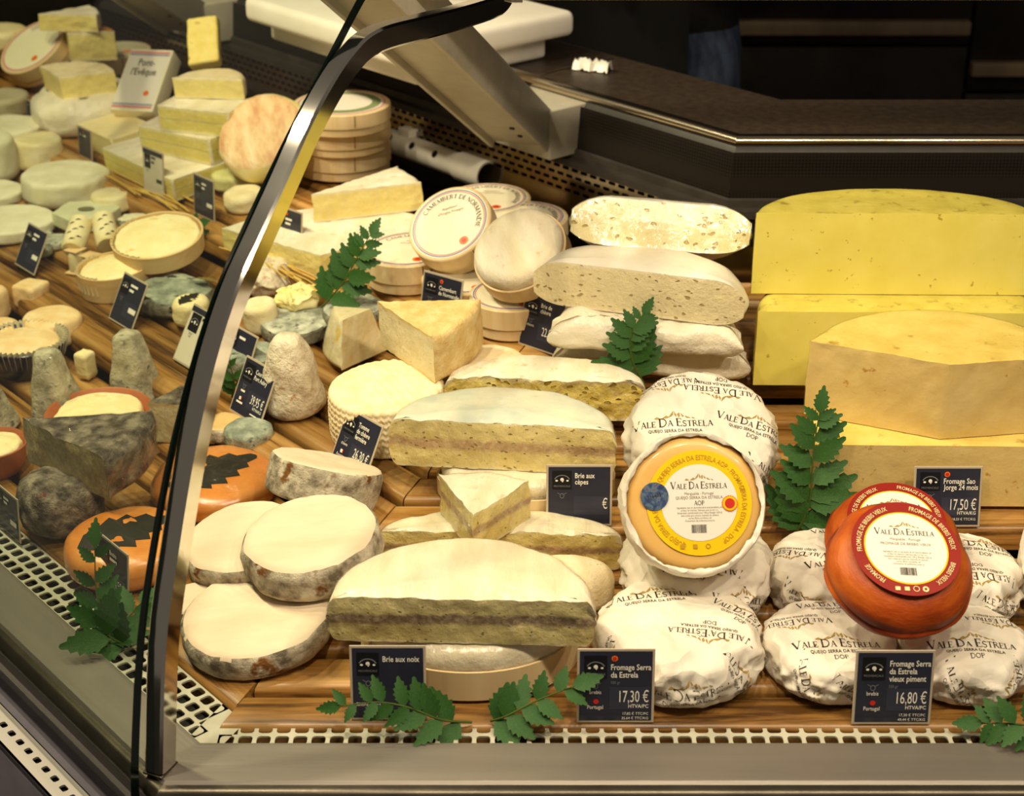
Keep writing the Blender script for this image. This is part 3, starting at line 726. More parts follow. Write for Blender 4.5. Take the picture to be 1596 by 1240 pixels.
    'flat1': ((-0.6201, 1.9869, 0.0501), (0.0, -0.0, 0.0), (0.0428, 0.0428, 0.006)),
    'flat2': ((-0.5838, 1.9486, 0.0503), (3.0, -3.5, -0.1), (0.0365, 0.0365, 0.0108)),
    'flat3': ((-0.5975, 1.9247, 0.0482), (3.0, -3.5, -0.1), (0.033, 0.033, 0.0102)),
    'lowlong': ((-0.4681, 2.1228, 0.0888), (4.6, -0.0, -49.0), (0.1888, 0.0944, 0.03)),
    'lowslab': ((-0.5651, 2.2556, 0.09), (4.6, -0.0, -49.0), (0.1046, 0.0732, 0.03)),
    'us3': ((-0.4306, 2.1317, 0.1225), (4.5, -1.1, -35.0), (0.1362, 0.0749, 0.035)),
    'us2': ((-0.4084, 2.1124, 0.1587), (4.2, -1.9, -25.1), (0.1147, 0.0573, 0.034)),
    'us1': ((-0.3984, 2.1474, 0.1961), (3.8, -2.6, -14.1), (0.1007, 0.0504, 0.028)),
    'stick': ((-0.4372, 2.3, 0.222), (45.0, -8.0, 0.0), (0.0448, 0.0762, 0.02)),
    'upont': ((-0.5301, 2.33, 0.1487), (41.4, -2.5, -18.7), (0.0708, 0.1062, 0.03)),
    'uwhite': ((-0.6373, 2.3714, 0.0917), (3.0, -3.5, -0.1), (0.1609, 0.1609, 0.05)),
    'uwash': ((-0.6555, 2.3187, 0.1387), (4.0, -2.2, -20.1), (0.0783, 0.0783, 0.035)),
    'ubox': ((-0.7476, 2.56, 0.1356), (26.0, -24.0, 0.0), (0.1166, 0.1166, 0.034)),
    'ugrey': ((-0.6485, 2.6422, 0.1052), (0.7, -0.8, -0.0), (0.1083, 0.1083, 0.03)),
    'uorange': ((-0.6881, 2.5008, 0.15), (0.0, -0.0, -30.0), (0.0705, 0.0705, 0.045)),
    'uwedge': ((-0.7325, 2.5102, 0.1958), (0.0, -0.0, -70.0), (0.092, 0.092, 0.026)),
    'ufar1': ((-0.8417, 2.6458, 0.14), (0.0, -0.0, 0.0), (0.0932, 0.0932, 0.03)),
    'ufar2': ((-0.7821, 2.4362, 0.0863), (0.7, -0.8, -0.0), (0.0812, 0.0812, 0.03)),
    'ublob': ((-0.3434, 1.9851, 0.0892), (3.0, -3.5, -0.1), (0.0542, 0.0542, 0.024)),
    'ugreen': ((-0.3677, 2.0713, 0.0922), (3.0, -3.5, -0.1), (0.0693, 0.0693, 0.022)),
}

# ------------------------------------------------------------------ lettering
_tc = {}
def sans(text, size, bold=0.0, cond=.8, align='L'):
    if text.startswith('#'):       # print too small to read: a plain line of the given length
        n = float(text[1:]) * size * cond; x0 = {'L': 0, 'R': -n, 'C': -n / 2}[align]
        return [(x0, .1 * size, 0), (x0 + n, .1 * size, 0), (x0 + n, .55 * size, 0), (x0, .55 * size, 0)], [(0, 1, 2, 3)]
    key = (text, bold)
    if key not in _tc:
        cu = bpy.data.curves.new('t', 'FONT'); cu.body = text; cu.size = 1; cu.offset = bold; cu.resolution_u = 2; cu.fill_mode = 'FRONT'
        o = bpy.data.objects.new('t', cu); COL.objects.link(o)
        bpy.context.view_layer.update()
        me = o.evaluated_get(bpy.context.evaluated_depsgraph_get()).to_mesh()
        _tc[key] = ([tuple(v.co) for v in me.vertices], [tuple(p.vertices) for p in me.polygons])
        o.evaluated_get(bpy.context.evaluated_depsgraph_get()).to_mesh_clear()
        bpy.data.objects.remove(o); bpy.data.curves.remove(cu)
    v, f = _tc[key]
    if not v: return [], []
    x0 = min(p[0] for p in v); x1 = max(p[0] for p in v)
    off = {'L': x0, 'R': x1, 'C': (x0 + x1) / 2}[align]
    return [((p[0] - off) * size * cond, p[1] * size, 0) for p in v], f

def _arc(cx, cy, rx, ry, a0, a1, n=10):
    return [(cx + rx * math.cos(R(a0 + (a1 - a0) * i / n)), cy + ry * math.sin(R(a0 + (a1 - a0) * i / n))) for i in range(n + 1)]
TH, TN = .15, .055
SERIF = {   # width, strokes of (points, width)
    'V': (.78, [([(.08, 1), (.40, 0)], TH), ([(.72, 1), (.40, 0)], TN), ([(-.02, .985), (.24, .985)], .04), ([(.60, .985), (.82, .985)], .04)]),
    'A': (.78, [([(.10, 0), (.40, 1)], TN), ([(.70, 0), (.40, 1)], TH), ([(.22, .34), (.58, .34)], TN), ([(.0, .015), (.22, .015)], .04), ([(.56, .015), (.82, .015)], .04)]),
    'L': (.62, [([(.14, 0), (.14, 1)], TH), ([(.02, .985), (.28, .985)], .04), ([(.02, .02), (.58, .02)], .05), ([(.58, 0), (.60, .22)], .05)]),
    'E': (.64, [([(.14, 0), (.14, 1)], TH), ([(.02, .975), (.56, .975)], .055), ([(.14, .52), (.44, .52)], .05), ([(.02, .025), (.58, .025)], .055), ([(.56, 1), (.57, .8)], .045), ([(.58, 0), (.60, .22)], .045), ([(.44, .42), (.44, .62)], .04)]),
    'D': (.84, [([(.14, 0), (.14, 1)], TH), ([(.02, .975)] + _arc(.32, .5, .44, .475, 90, -90, 14) + [(.02, .025)], .09)]),
    'S': (.60, [(_arc(.30, .74, .22, .235, 20, 250, 10) + _arc(.28, .26, .23, .235, 80, -160, 10), .11)]),
    'T': (.70, [([(.35, 0), (.35, 1)], TH), ([(.03, .975), (.67, .975)], .055), ([(.04, 1), (.04, .78)], .04), ([(.66, 1), (.66, .78)], .04), ([(.22, .015), (.48, .015)], .04)]),
    'R': (.76, [([(.14, 0), (.14, 1)], TH), ([(.02, .975)] + _arc(.34, .75, .22, .225, 90, -90, 10) + [(.14, .525)], .08), ([(.36, .52), (.72, .02)], .12), ([(.02, .015), (.28, .015)], .04)]),
    'O': (.90, [(_arc(.45, .5, .37, .47, 0, 360, 24), .11)]),
    'P': (.68, [([(.14, 0), (.14, 1)], TH), ([(.02, .975)] + _arc(.34, .73, .24, .245, 90, -90, 10) + [(.14, .485)], .08), ([(.02, .015), (.30, .015)], .04)]),
    'C': (.80, [(_arc(.46, .5, .37, .47, 45, 315, 18), .11)]),
    'M': (1.0, [([(.12, 0), (.14, 1)], TN), ([(.14, 1), (.50, .05)], TH), ([(.50, .05), (.86, 1)], TN), ([(.86, 1), (.88, 0)], TH), ([(.0, .015), (.24, .015)], .04), ([(.76, .015), (1.0, .015)], .04)]),
    'B': (.74, [([(.14, 0), (.14, 1)], TH), ([(.02, .975)] + _arc(.34, .75, .22, .225, 90, -90, 10) + [(.14, .525)], .08), ([(.14, .525)] + _arc(.36, .275, .25, .25, 90, -90, 10) + [(.02, .025)], .08)]),
    'N': (.86, [([(.12, 0), (.12, 1)], TN), ([(.10, 1), (.74, 0)], TH), ([(.74, 0), (.74, 1)], TN), ([(.0, .015), (.24, .015)], .04), ([(.62, .985), (.86, .985)], .04)]),
    'I': (.36, [([(.17, 0), (.17, 1)], TH), ([(.03, .985), (.31, .985)], .04), ([(.03, .015), (.31, .015)], .04)]),
    ' ': (.32, []),
}
def serif(text, size, caps=1.35, align='C', cap_first=True):
    """small capitals with larger first letters"""
    v, f, x = [], [], 0; start = True
    for ch in text:
        if ch == ' ': x += .34; start = True; continue
        w, strokes = SERIF[ch]; k = caps if (start and cap_first) else 1; start = False
        for pts, wd in strokes:
            n0 = len(v)
            for i, p in enumerate(pts):
                a = Vector(pts[max(i - 1, 0)]); b = Vector(pts[min(i + 1, len(pts) - 1)]); d = (b - a).normalized(); nn = Vector((-d.y, d.x)) * wd / 2
                v += [(x + (p[0] + nn.x) * k, (p[1] + nn.y) * k, 0), (x + (p[0] - nn.x) * k, (p[1] - nn.y) * k, 0)]
            f += [(n0 + 2 * i, n0 + 2 * i + 1, n0 + 2 * i + 3, n0 + 2 * i + 2) for i in range(len(pts) - 1)]
        x += w * k + .05
    off = {'C': x / 2, 'L': 0, 'R': x}[align]
    return [((p[0] - off) * size, p[1] * size, 0) for p in v], f

def mountain(size):
    """little peak drawn above the name"""
    v, f = [], []
    for poly in ([(-.55, 0), (-.32, .17), (-.22, .1), (.0, .42), (-.03, .22), (-.12, .12), (-.3, .03)],
                 [(.02, .40), (.12, .22), (.10, .1), (.03, .2)], [(.14, .24), (.24, .33), (.27, .16), (.2, .06)],
                 [(.28, .3), (.44, .14), (.36, .09)], [(.46, .16), (.58, .11), (.72, .02), (.52, .05)], [(-.85, .03), (-.72, .12), (-.58, .03), (-.7, .0)],
                 [(.74, .08), (.84, .04), (.9, 0), (.78, .0)]):
        n = len(v); v += [(x * size, y * size, 0) for x, y in poly]; f.append(tuple(range(n, n + len(poly))))
    return v, f

def bend(v, r, a0, inward=False):
    """lay a text line along a circle; a0 = angle of its middle"""
    out = []
    for x, y, z in v:
        if not inward: a = R(a0) - x / r; q = r + y
        else: a = R(a0) + x / r; q = r - y
        out.append((q * math.cos(a), q * math.sin(a), z))
    return out

def shift(v, x, y, ang=0, z=0, s=1):
    c, sn = math.cos(R(ang)), math.sin(R(ang))
    return [(x + s * (p[0] * c - p[1] * sn), y + s * (p[0] * sn + p[1] * c), p[2] + z) for p in v]

# ------------------------------------------------------------------ price tags
def price_tag(label, loc, W, H, rot, lean, title=(), price='', animal='', place_name='', unit='', small=(), dop=False, weight='', flag=None, white=False, detail=True, group='price tags'):
    t = empty('price_tag', loc); tag(t, label, 'price tag', group)
    t.rotation_euler = Euler((R(-lean), 0, R(rot)), 'XYZ')
    # face lies in local x/z, looking towards -y
    up = Matrix.Rotation(R(90), 4, 'X')
    def layer(name, m, y, parts):
        mb = MB()
        for v, f in parts:
            if v: mb.add(v, f)
        if not mb.v: return
        o = mb.build(name, m, t, False); o.matrix_local = Matrix.Translation((0, y, 0)) @ up; return o
    def rect(x0, x1, y0, y1): return [(x0, y0, 0), (x1, y0, 0), (x1, y1, 0), (x0, y1, 0)], [(0, 1, 2, 3)]
    bevel_box('sleeve', -W / 2 - .002, W / 2 + .002, 0, .0012, 0, H + .002, .0004, tag_edge, t, 1)
    layer('card', tag_pale if white else tag_navy, -.0003, [rect(-W / 2, W / 2, .0022, H)])
    u = W / 57.0                                  # design units: a 57 x 57 card
    hh = H / 57.0
    P = lambda x, y: (-W / 2 + x * u, y * hh)
    wht, dim = (tag_navy, tag_dim) if white else (tag_white, tag_dim)
    if white: layer('header_band', tag_navy, -.0006, [rect(-W / 2, W / 2, H - .006, H)])
    lx, ly = (4, 33) if white else (3.5, 35.5)
    layer('logo_panel', tag_black, -.0006, [rect(*[P(a, 0)[0] for a in (lx, lx + 18)], *[P(0, b)[1] for b in (ly, ly + 18)])])
    cx, cy = P(lx + 9, ly + 9)
    lg = MB().disc(1.7 * u, 0, 10, cx, cy + .6 * u).disc(1.3 * u, 0, 8, cx - 5 * u, cy - .5 * u, sy=.7).disc(1.2 * u, 0, 8, cx + 5 * u, cy - .5 * u, sy=.7)
    lg.add([(cx - 1.2 * u, cy + .2 * u, 0), (cx + 1.8 * u, cy - .2 * u, 0), (cx + .4 * u, cy - 2.2 * u, 0)], [(0, 1, 2)])
    parts = [(lg.v, lg.f)]
    layer('logo_mark', tag_white, -.0009, parts)
    arc = MB(); n = 14
    v = []; 
    for i in range(n + 1):
        a = R(160 - 140 * i / n); v += [(cx + q * math.cos(a) * u, cy - 1 * u + q * .8 * math.sin(a) * u, 0) for q in (6.6, 7.6)]
    parts = [(v, [(2 * i, 2 * i + 1, 2 * i + 3, 2 * i + 2) for i in range(0, n)])]
    if detail:
        lv, lf = sans('PROVENCALE', 2.6 * u, 0, .95, 'C'); parts.append((shift(lv, cx, cy - 6.6 * u), lf))
    layer('logo_lettering', tag_dim, -.0009, parts)
    tx = 24.5
    tt = []; y = 46.5 if not dop else 42.5
    for ln in title:
        lv, lf = sans(ln, 7.0 * u, .012, .78); lim = 31.5 * u
        wd = max((p[0] for p in lv), default=0); k = min(1, lim / wd) if wd else 1
        tt.append(([(P(tx, y)[0] + p[0] * k, P(tx, y)[1] + p[1], 0) for p in lv], lf)); y -= 6.0
    if tt: layer('title_lettering', wht, -.0009, tt)
    if weight:
        lv, lf = sans(weight, 3.6 * u); layer('weight_lettering', dim, -.0009, [(shift(lv, *P(tx, y + 1)), lf)])
    if price:
        layer('price_panel', tag_pale if white else tag_navy2, -.0005, [rect(P(23.5, 0)[0], P(55.5, 0)[0], P(0, 11)[1], P(0, 29)[1])])
        lv, lf = sans(price, 12.8 * u, .0, .62, 'R'); lv = [(p[0], p[1] * 1.12, 0) for p in lv]
        layer('price_lettering', wht, -.0009, [(shift(lv, *P(54.5, 17)), lf)])
    sm = []
    if unit: lv, lf = sans(unit, 4.4 * u, .01, .9, 'R'); sm.append((shift(lv, *P(54.5, 12.4)), lf))
    for i, ln in enumerate(small): lv, lf = sans(ln, 3.2 * u, 0, .95, 'R'); sm.append((shift(lv, *P(54.5, 6.8 - 3.6 * i)), lf))
    if animal: lv, lf = sans(animal, 4.8 * u, 0, .8, 'C'); sm.append((shift(lv, *P(12.5, 23.5)), lf))
    if place_name: lv, lf = sans(place_name, 4.8 * u, 0, .8, 'C'); sm.append((shift(lv, *P(12.5, 11.5)), lf))
    if sm: layer('small_print', tag_dim if white else tag_white, -.0009, sm)
    if animal or not detail or price:
        ax, ay = P(12.5, 30.0)                    # outline of a horned head
        v = []; ring = MB().disc(2.1 * u, 0, 10, ax, ay - .6 * u, 1.6 * u, 1.2)
        ring.add([(ax - 4.2 * u, ay + 2.6 * u, 0), (ax - 1.6 * u, ay + 1.0 * u, 0), (ax - 1.6 * u, ay + .5 * u, 0), (ax - 4.4 * u, ay + 2.2 * u, 0)], [(0, 1, 2, 3)])
        ring.add([(ax + 4.2 * u, ay + 2.6 * u, 0), (ax + 1.6 * u, ay + 1.0 * u, 0), (ax + 1.6 * u, ay + .5 * u, 0), (ax + 4.4 * u, ay + 2.2 * u, 0)], [(0, 1, 2, 3)])
        layer('animal_icon', tag_dim, -.0009, [(ring.v, ring.f)])
    if flag == 'pt':
        fx, fy = P(12.5, 17.5); layer('flag_icon', red_dot, -.0009, [(MB().disc(2.2 * u, 0, 14, fx + .6 * u, fy).v, MB().disc(2.2 * u, 0, 14).f)])
    elif flag == 'fr':
        fx, fy = P(12.5, 17.0)
        layer('flag_icon', tag_white, -.0009, [rect(fx - 2.6 * u, fx + .6 * u, fy - 1.6 * u, fy + 2 * u)])
        layer('flag_red_stripe', red_dot, -.0009, [rect(fx + .6 * u, fx + 2.2 * u, fy - 1.6 * u, fy + 2 * u)])
    if dop:
        fx, fy = P(27.3, 51.5)
        m1 = MB().disc(2.5 * u, 0, 18, fx, fy); m2 = MB().disc(1.6 * u, 0, 14, fx, fy)
        layer('seal', orange_dot, -.0008, [(m1.v, m1.f)]); layer('seal_centre', red_dot, -.0011, [(m2.v, m2.f)])
    return t

# ------------------------------------------------------------------ fern sprigs
def leaf_mesh(name, teeth=6):
    n = teeth * 2; mid = []; le = []; ri = []
    for i in range(n + 1):
        t = i / n; w = .27 * (math.sin(math.pi * (t ** .75)) * .9 + .12 * (1 - t)) * (1.0 if i % 2 else .72)
        if i in (0, n): w = .012
        fold = .05 * abs(w) / .27
        y = t - (.0 if i % 2 == 0 else -.02)
        bendz = -.10 * t * t
        mid.append((0, t, bendz)); le.append((-w, y + .03 * (i % 2), bendz + fold)); ri.append((w, y + .03 * (i % 2), bendz + fold))
    v = mid + le + ri; m = n + 1
    f = [(i, i + 1, m + i + 1, m + i) for i in range(n)] + [(i + 1, i, 2 * m + i, 2 * m + i + 1) for i in range(n)]
    me = bpy.data.meshes.new(name); me.from_pydata(v, [], f); me.update(); me.materials.append(leaf_m); me.polygons.foreach_set('use_smooth', [True] * len(me.polygons))
    return me
LEAF = leaf_mesh('leaf')
def fern(label, pts, facing, size, n, tip=.45, seed=0, group='fern sprigs', wide=1.0, base_bare=.12):
    rnd = random.Random(seed)
    path = [Vector(p) for p in spline(pts, 6)]
    root = empty('fern_sprig', path[0]); tag(root, label, 'fern', group)
    loc = [p - path[0] for p in path]
    MB().tube(loc, [.0011 * (1 - .6 * i / len(loc)) for i in range(len(loc))], 6).build('stem', stem_m, root)
    N = len(loc) - 1; fac = Vector(facing).normalized()
    def at(t):
        i = min(int(t * N), N - 1); q = t * N - i
        return loc[i].lerp(loc[i + 1], q), (loc[i + 1] - loc[i]).normalized()
    def put(p, d, s):
        z = (fac + Vector((rnd.uniform(-.25, .25), rnd.uniform(-.25, .25), rnd.uniform(-.25, .25)))); z = (z - d * z.dot(d)).normalized(); x = d.cross(z)
        o = bpy.data.objects.new('leaf', LEAF); COL.objects.link(o); o.parent = root
        mx = Matrix((x * s * wide, d * s, z * s)).transposed().to_4x4(); mx.translation = p; o.matrix_local = mx
    for i in range(n):
        t = base_bare + (1 - base_bare) * i / n
        p, d = at(t); s = size * (1 - (1 - tip) * (i / max(n - 1, 1)) ** 1.2) * rnd.uniform(.88, 1.1)
        side = d.cross(fac).normalized()
        for sg in (-1, 1):
            dr = (side * sg * rnd.uniform(.75, .95) + d * rnd.uniform(.5, .75) + fac * rnd.uniform(-.1, .25)).normalized()
            put(p + d * (.004 * (sg + 1) * rnd.random()), dr, s)
    p, d = at(.97); put(p, d, size * tip * 1.3)
    return root

# ------------------------------------------------------------------ cheese builders
def o_disc(w, d, n=72): return [(.5 * w * math.cos(2 * math.pi * i / n), .5 * d * math.sin(2 * math.pi * i / n)) for i in range(n)], [False] * n
def o_half(w, d, n=44, c=64):
    arc = [(.5 * w * math.cos(math.pi * i / n), d * math.sin(math.pi * i / n) - .5 * d) for i in range(n + 1)]
    ch = [(-.5 * w + w * i / c, -.5 * d) for i in range(1, c)]
    return arc + ch, [False] * n + [True] * c
def o_sector(r, ang, n=28, c=30, tip=.0):
    a0, a1 = R(90 - ang / 2), R(90 + ang / 2)
    arc = [(r * math.cos(a0 + (a1 - a0) * i / n), r * math.sin(a0 + (a1 - a0) * i / n)) for i in range(n + 1)]
    l = [tuple(Vector(arc[-1]) * (1 - i / c)) for i in range(1, c)]; rr = [tuple(Vector(arc[0]) * (i / c)) for i in range(c)]
    return arc + l + rr, [False] * n + [True] * (2 * c)
def o_box(w, d, rc=.08, n=4, c=8, cut=()):
    pts, fl = [], []; r = rc * min(w, d)
    cor = [(w / 2 - r, d / 2 - r, 0), (-w / 2 + r, d / 2 - r, 90), (-w / 2 + r, -d / 2 + r, 180), (w / 2 - r, -d / 2 + r, 270)]
    for k, (cx, cy, a) in enumerate(cor):
        arc = [(cx + r * math.cos(R(a + 90 * i / n)), cy + r * math.sin(R(a + 90 * i / n))) for i in range(n + 1)]
        nx = cor[(k + 1) % 4]; e = (nx[0] + r * math.cos(R(nx[2])), nx[1] + r * math.sin(R(nx[2])))
        seg = [tuple(Vector(arc[-1]).lerp(Vector(e), i / c)) for i in range(1, c)]
        pts += arc + seg; fl += [False] * n + [k in cut] * c
    return pts, fl
def o_hex(w, c=8):
    P = [Vector((.5 * w * math.cos(R(a)), .5 * w * math.sin(R(a)))) for a in range(15, 375, 60)]
    return [tuple(P[k].lerp(P[(k + 1) % 6], i / c)) for k in range(6) for i in range(c)], [False] * (6 * c)

def cake(outl, flags, h, rt=.3, rb=.2, bulge=0, dome=0, taper=1, nside=9, ntop=7, disp=None, sag=0, crumb=0):
    """rounded solid of a flat outline. rt / rb: rim radii as part of h (only along the rind)"""
    N = len(outl); P = [Vector(p) for p in outl]
    inw = []; rv = []
    for i in range(N):
        a, b = P[i - 1], P[(i + 1) % N]; d = (b - a).normalized(); inw.append(Vector((-d.y, d.x)))
        rv.append(0.0 if (flags[i] or flags[i - 1]) else 1.0)
    for _ in range(2):
        rv = [0.0 if rv[i] == 0 else (rv[i - 1] + rv[i] + rv[(i + 1) % N]) / 3 for i in range(N)]
    rows = []
    Rt, Rb = rt * h, rb * h
    for k in range(4): a = R(90 * k / 3); rows.append((Rb * (1 - math.sin(a)), Rb * (1 - math.cos(a))))
    for k in range(1, nside): rows.append((0, Rb + (h - Rt - Rb) * k / nside))
    for k in range(5): a = R(90 * k / 4); rows.append((Rt * (1 - math.cos(a)), h - Rt + Rt * math.sin(a)))
    c = sum(P, Vector((0, 0))) / N
    V = []; F = []; Mi = []
    for ins, z in rows:
        tp = 1 + (taper - 1) * z / h
        for i in range(N):
            q = P[i] + inw[i] * (ins * rv[i] - bulge * rv[i] * math.sin(math.pi * min(max(z / h, 0), 1)))
            q = c + (q - c) * tp
            V.append(Vector((q.x, q.y, z)))
    nr = len(rows)
    for j in range(nr - 1):
        for i in range(N):
            F.append((j * N + i, j * N + (i + 1) % N, (j + 1) * N + (i + 1) % N, (j + 1) * N + i)); Mi.append(1 if flags[i] else 0)
    last = (nr - 1) * N
    ring = [V[last + i].copy() for i in range(N)]
    for k in range(1, ntop):
        u = k / ntop; b = len(V)
        for i in range(N):
            q = ring[i].lerp(Vector((c.x, c.y, h)), u); q.z += dome * (1 - (1 - u) ** 2) - sag * math.sin(math.pi * u); V.append(q)
        for i in range(N):
            F.append((last + i, last + (i + 1) % N, b + (i + 1) % N, b + i)); Mi.append(0)
        last = b
    V.append(Vector((c.x, c.y, h + dome))); ci = len(V) - 1
    for i in range(N): F.append((last + i, last + (i + 1) % N, ci)); Mi.append(0)
    V.append(Vector((c.x, c.y, 0))); bi = len(V) - 1
    for i in range(N): F.append(((i + 1) % N, i, bi)); Mi.append(0)
    if crumb:     # broken texture of the cut faces
        for j in range(nr):
            for i in range(N):
                if rv[i] == 0:
                    v = V[j * N + i]; q = v * 110
                    a = inw[i] * (noise.noise(q) + .6 * noise.noise(q * 2.3)) * crumb
                    V[j * N + i] = v + Vector((a.x, a.y, (noise.noise(Vector((q.x, q.y, 3))) * crumb * .9) if j == nr - 1 else 0))
    if disp:
        lo = min(v.z for v in V)
        V = [v + disp(v) * (min(1, .25 + v.z / (h * .3)) if v.z < h * .3 else 1) for v in V]
    return V, F, Mi

def rough(amp, scale, seed=0, zamp=None):
    s = Vector((seed * 7.3, seed * 3.1, seed * 5.7))
    def d(v):
        n = noise.noise_vector(v * scale + s) + .5 * noise.noise_vector(v * scale * 2.7 + s)
        n = n * amp
        if zamp is not None: n.z *= zamp
        return n
    return d

def split(V, F, Mi, want):
    idx = {}; fs = []
    for f, m in zip(F, Mi):
        if m != want: continue
        fs.append(tuple(idx.setdefault(i, len(idx)) for i in f))
    vs = [None] * len(idx)
    for a, b in idx.items(): vs[b] = V[a]
    return vs, fs

def solid(key, name, label, cat, shape, rind, cut=None, ang=90, film=None, group=None, seed=0, amp=.0012, sc=45, rt=.3, rb=.2,
          bulge=0, dome=0, taper=1, cutset=(), side=None, disp=None, sag=0, sharp=50, rc=.08, ends=0, crumb=0, nocut=False):
    loc, rot, (w, d, h) = PLACE[key]
    if shape == 'disc': ol = o_disc(w, d)
    elif shape == 'half': ol = o_half(w, d)
    elif shape == 'sector': ol = o_sector(w, ang)
    elif shape == 'hex': ol = o_hex(w)
    else: ol = o_box(w, d, rc, cut=cutset)
    if nocut: ol = (ol[0], [False] * len(ol[1]))
    V, F, Mi = cake(*ol, h, rt, rb, bulge, dome, taper, disp=disp or rough(amp, sc, seed, .8), sag=sag, crumb=crumb)
    if ends:      # the two ends of a half are rounded off
        for v in V:
            e = max(0, min(1, (abs(v.x) / (w / 2) - 1 + ends) / ends))
            v.z = h * .45 + (v.z - h * .45) * math.sqrt(1 - .8 * e * e)
    if side:      # rind of the side differs from the top
        zc = h * .985
        for q, f in enumerate(F):
            if Mi[q] == 0:
                z = sum(V[i].z for i in f) / len(f)
                if z < h * (1 - rt * .35): Mi[q] = 2
    vs, fs = split(V, F, Mi, 0)
    o = link_mesh(name, vs, fs, rind, None, True, sharp)
    o.location = loc; o.rotation_euler = [R(a) for a in rot]
    tag(o, label, cat, group)
    if side:
        a, b = split(V, F, Mi, 2); link_mesh('side_rind', a, b, side, o, True, sharp)
    if cut and any(m == 1 for m in Mi):
        a, b = split(V, F, Mi, 1); link_mesh('cut_face', a, b, cut, o, True, sharp)
    if film:
        c = Vector((0, 0, h * .5)); cv = Vector((sum(v.x for v in V) / len(V), sum(v.y for v in V) / len(V), h * .5))
        fv = [v + (v - cv).normalized() * (.0010 + .0006 * noise.noise(v * 120)) for v in V]
        link_mesh('cling_film', fv, F, film, o, True, 60)
    o['_h'] = h
    return o, V, F

def wooden_box(key, name, label, cat, group, lid=None, fill=None, paper=False, wall=.0025, ring=None, sy=1, open_h=1.0):
    """round chip-wood box; lid: printed cover, fill: cheese inside when open"""
    loc, rot, (w, d, h) = PLACE[key]
    root = empty(name, loc, rot); tag(root, label, cat, group); r = w / 2; sy = d / w
    if lid is not None:
        MB().lathe([(0, 0), (r - .003, 0), (r - .002, .001), (r - .002, h * .6)], 56, sy).build('box_base', wood_box, root)
        MB().lathe([(r - .001, h * .38), (r, h * .38), (r, h - .0012), (r - .0012, h), (0, h)], 56, sy).build('lid', wood_box, root)
        sta = MB().box(-.0004, .0004, -r - .0006, -r + .002, h * .45, h * .95); sta.build('staple', steel_dark, root, False).rotation_euler = (0, 0, R(20))
    else:
        hb = h * open_h
        MB().lathe([(0, 0), (r, 0), (r, hb), (r - wall, hb), (r - wall, .003)], 56, sy).build('box_wall', wood_box, root)
    return root, r, h

def decal(name, v, f, m, parent, bvh, mx, axis):
    """print laid on a surface: points carried along axis onto the sheet below"""
    out = []; ax = Vector(axis).normalized()
    for p in v:
        q = mx @ Vector(p); hit = bvh.ray_cast(q - ax * .08, ax, .3)
        out.append((hit[0] - ax * .00045) if hit[0] is not None else None)
    keep = [fc for fc in f if all(out[i] is not None for i in fc) and
            max((out[a] - out[b]).length for a in fc for b in fc) < 2.0 * max((Vector(v[a]) - Vector(v[b])).length for a in fc for b in fc) + .002]
    if not keep: return
    z = Vector((0, 0, 0))
    return link_mesh(name, [p if p is not None else z for p in out], keep, m, parent, False)

def brand_print(parent, bvh, mx, axis, s=1.0, full=True, sub=True):
    x = 0; words = []
    for wd in ('VALE', 'DA', 'ESTRELA'):
        v, f = serif(wd, .0062 * s, 1.4, 'L'); words.append(([(p[0] + x, p[1], p[2]) for p in v], f)); x = max(p[0] for p in words[-1][0]) + .0026 * s
    for v, f in words: decal('printed_name', [(p[0] - x / 2, p[1], p[2]) for p in v], f, ink, parent, bvh, mx, axis)
    mv, mf = mountain(.021 * s); mv = shift(mv, 0, .0085 * s); decal('printed_mountain', mv, mf, ink_gold, parent, bvh, mx, axis)
    if sub:
        v, f = sans('QUEIJO SERRA DA ESTRELA', .0046 * s, .005, .85, 'C'); v = shift(v, 0, -.0062 * s); decal('printed_line', v, f, ink, parent, bvh, mx, axis)
    if full:
        v, f = serif('DOP', .0046 * s, 1.0); v = shift(v, 0, -.0135 * s); decal('printed_mark', v, f, ink, parent, bvh, mx, axis)

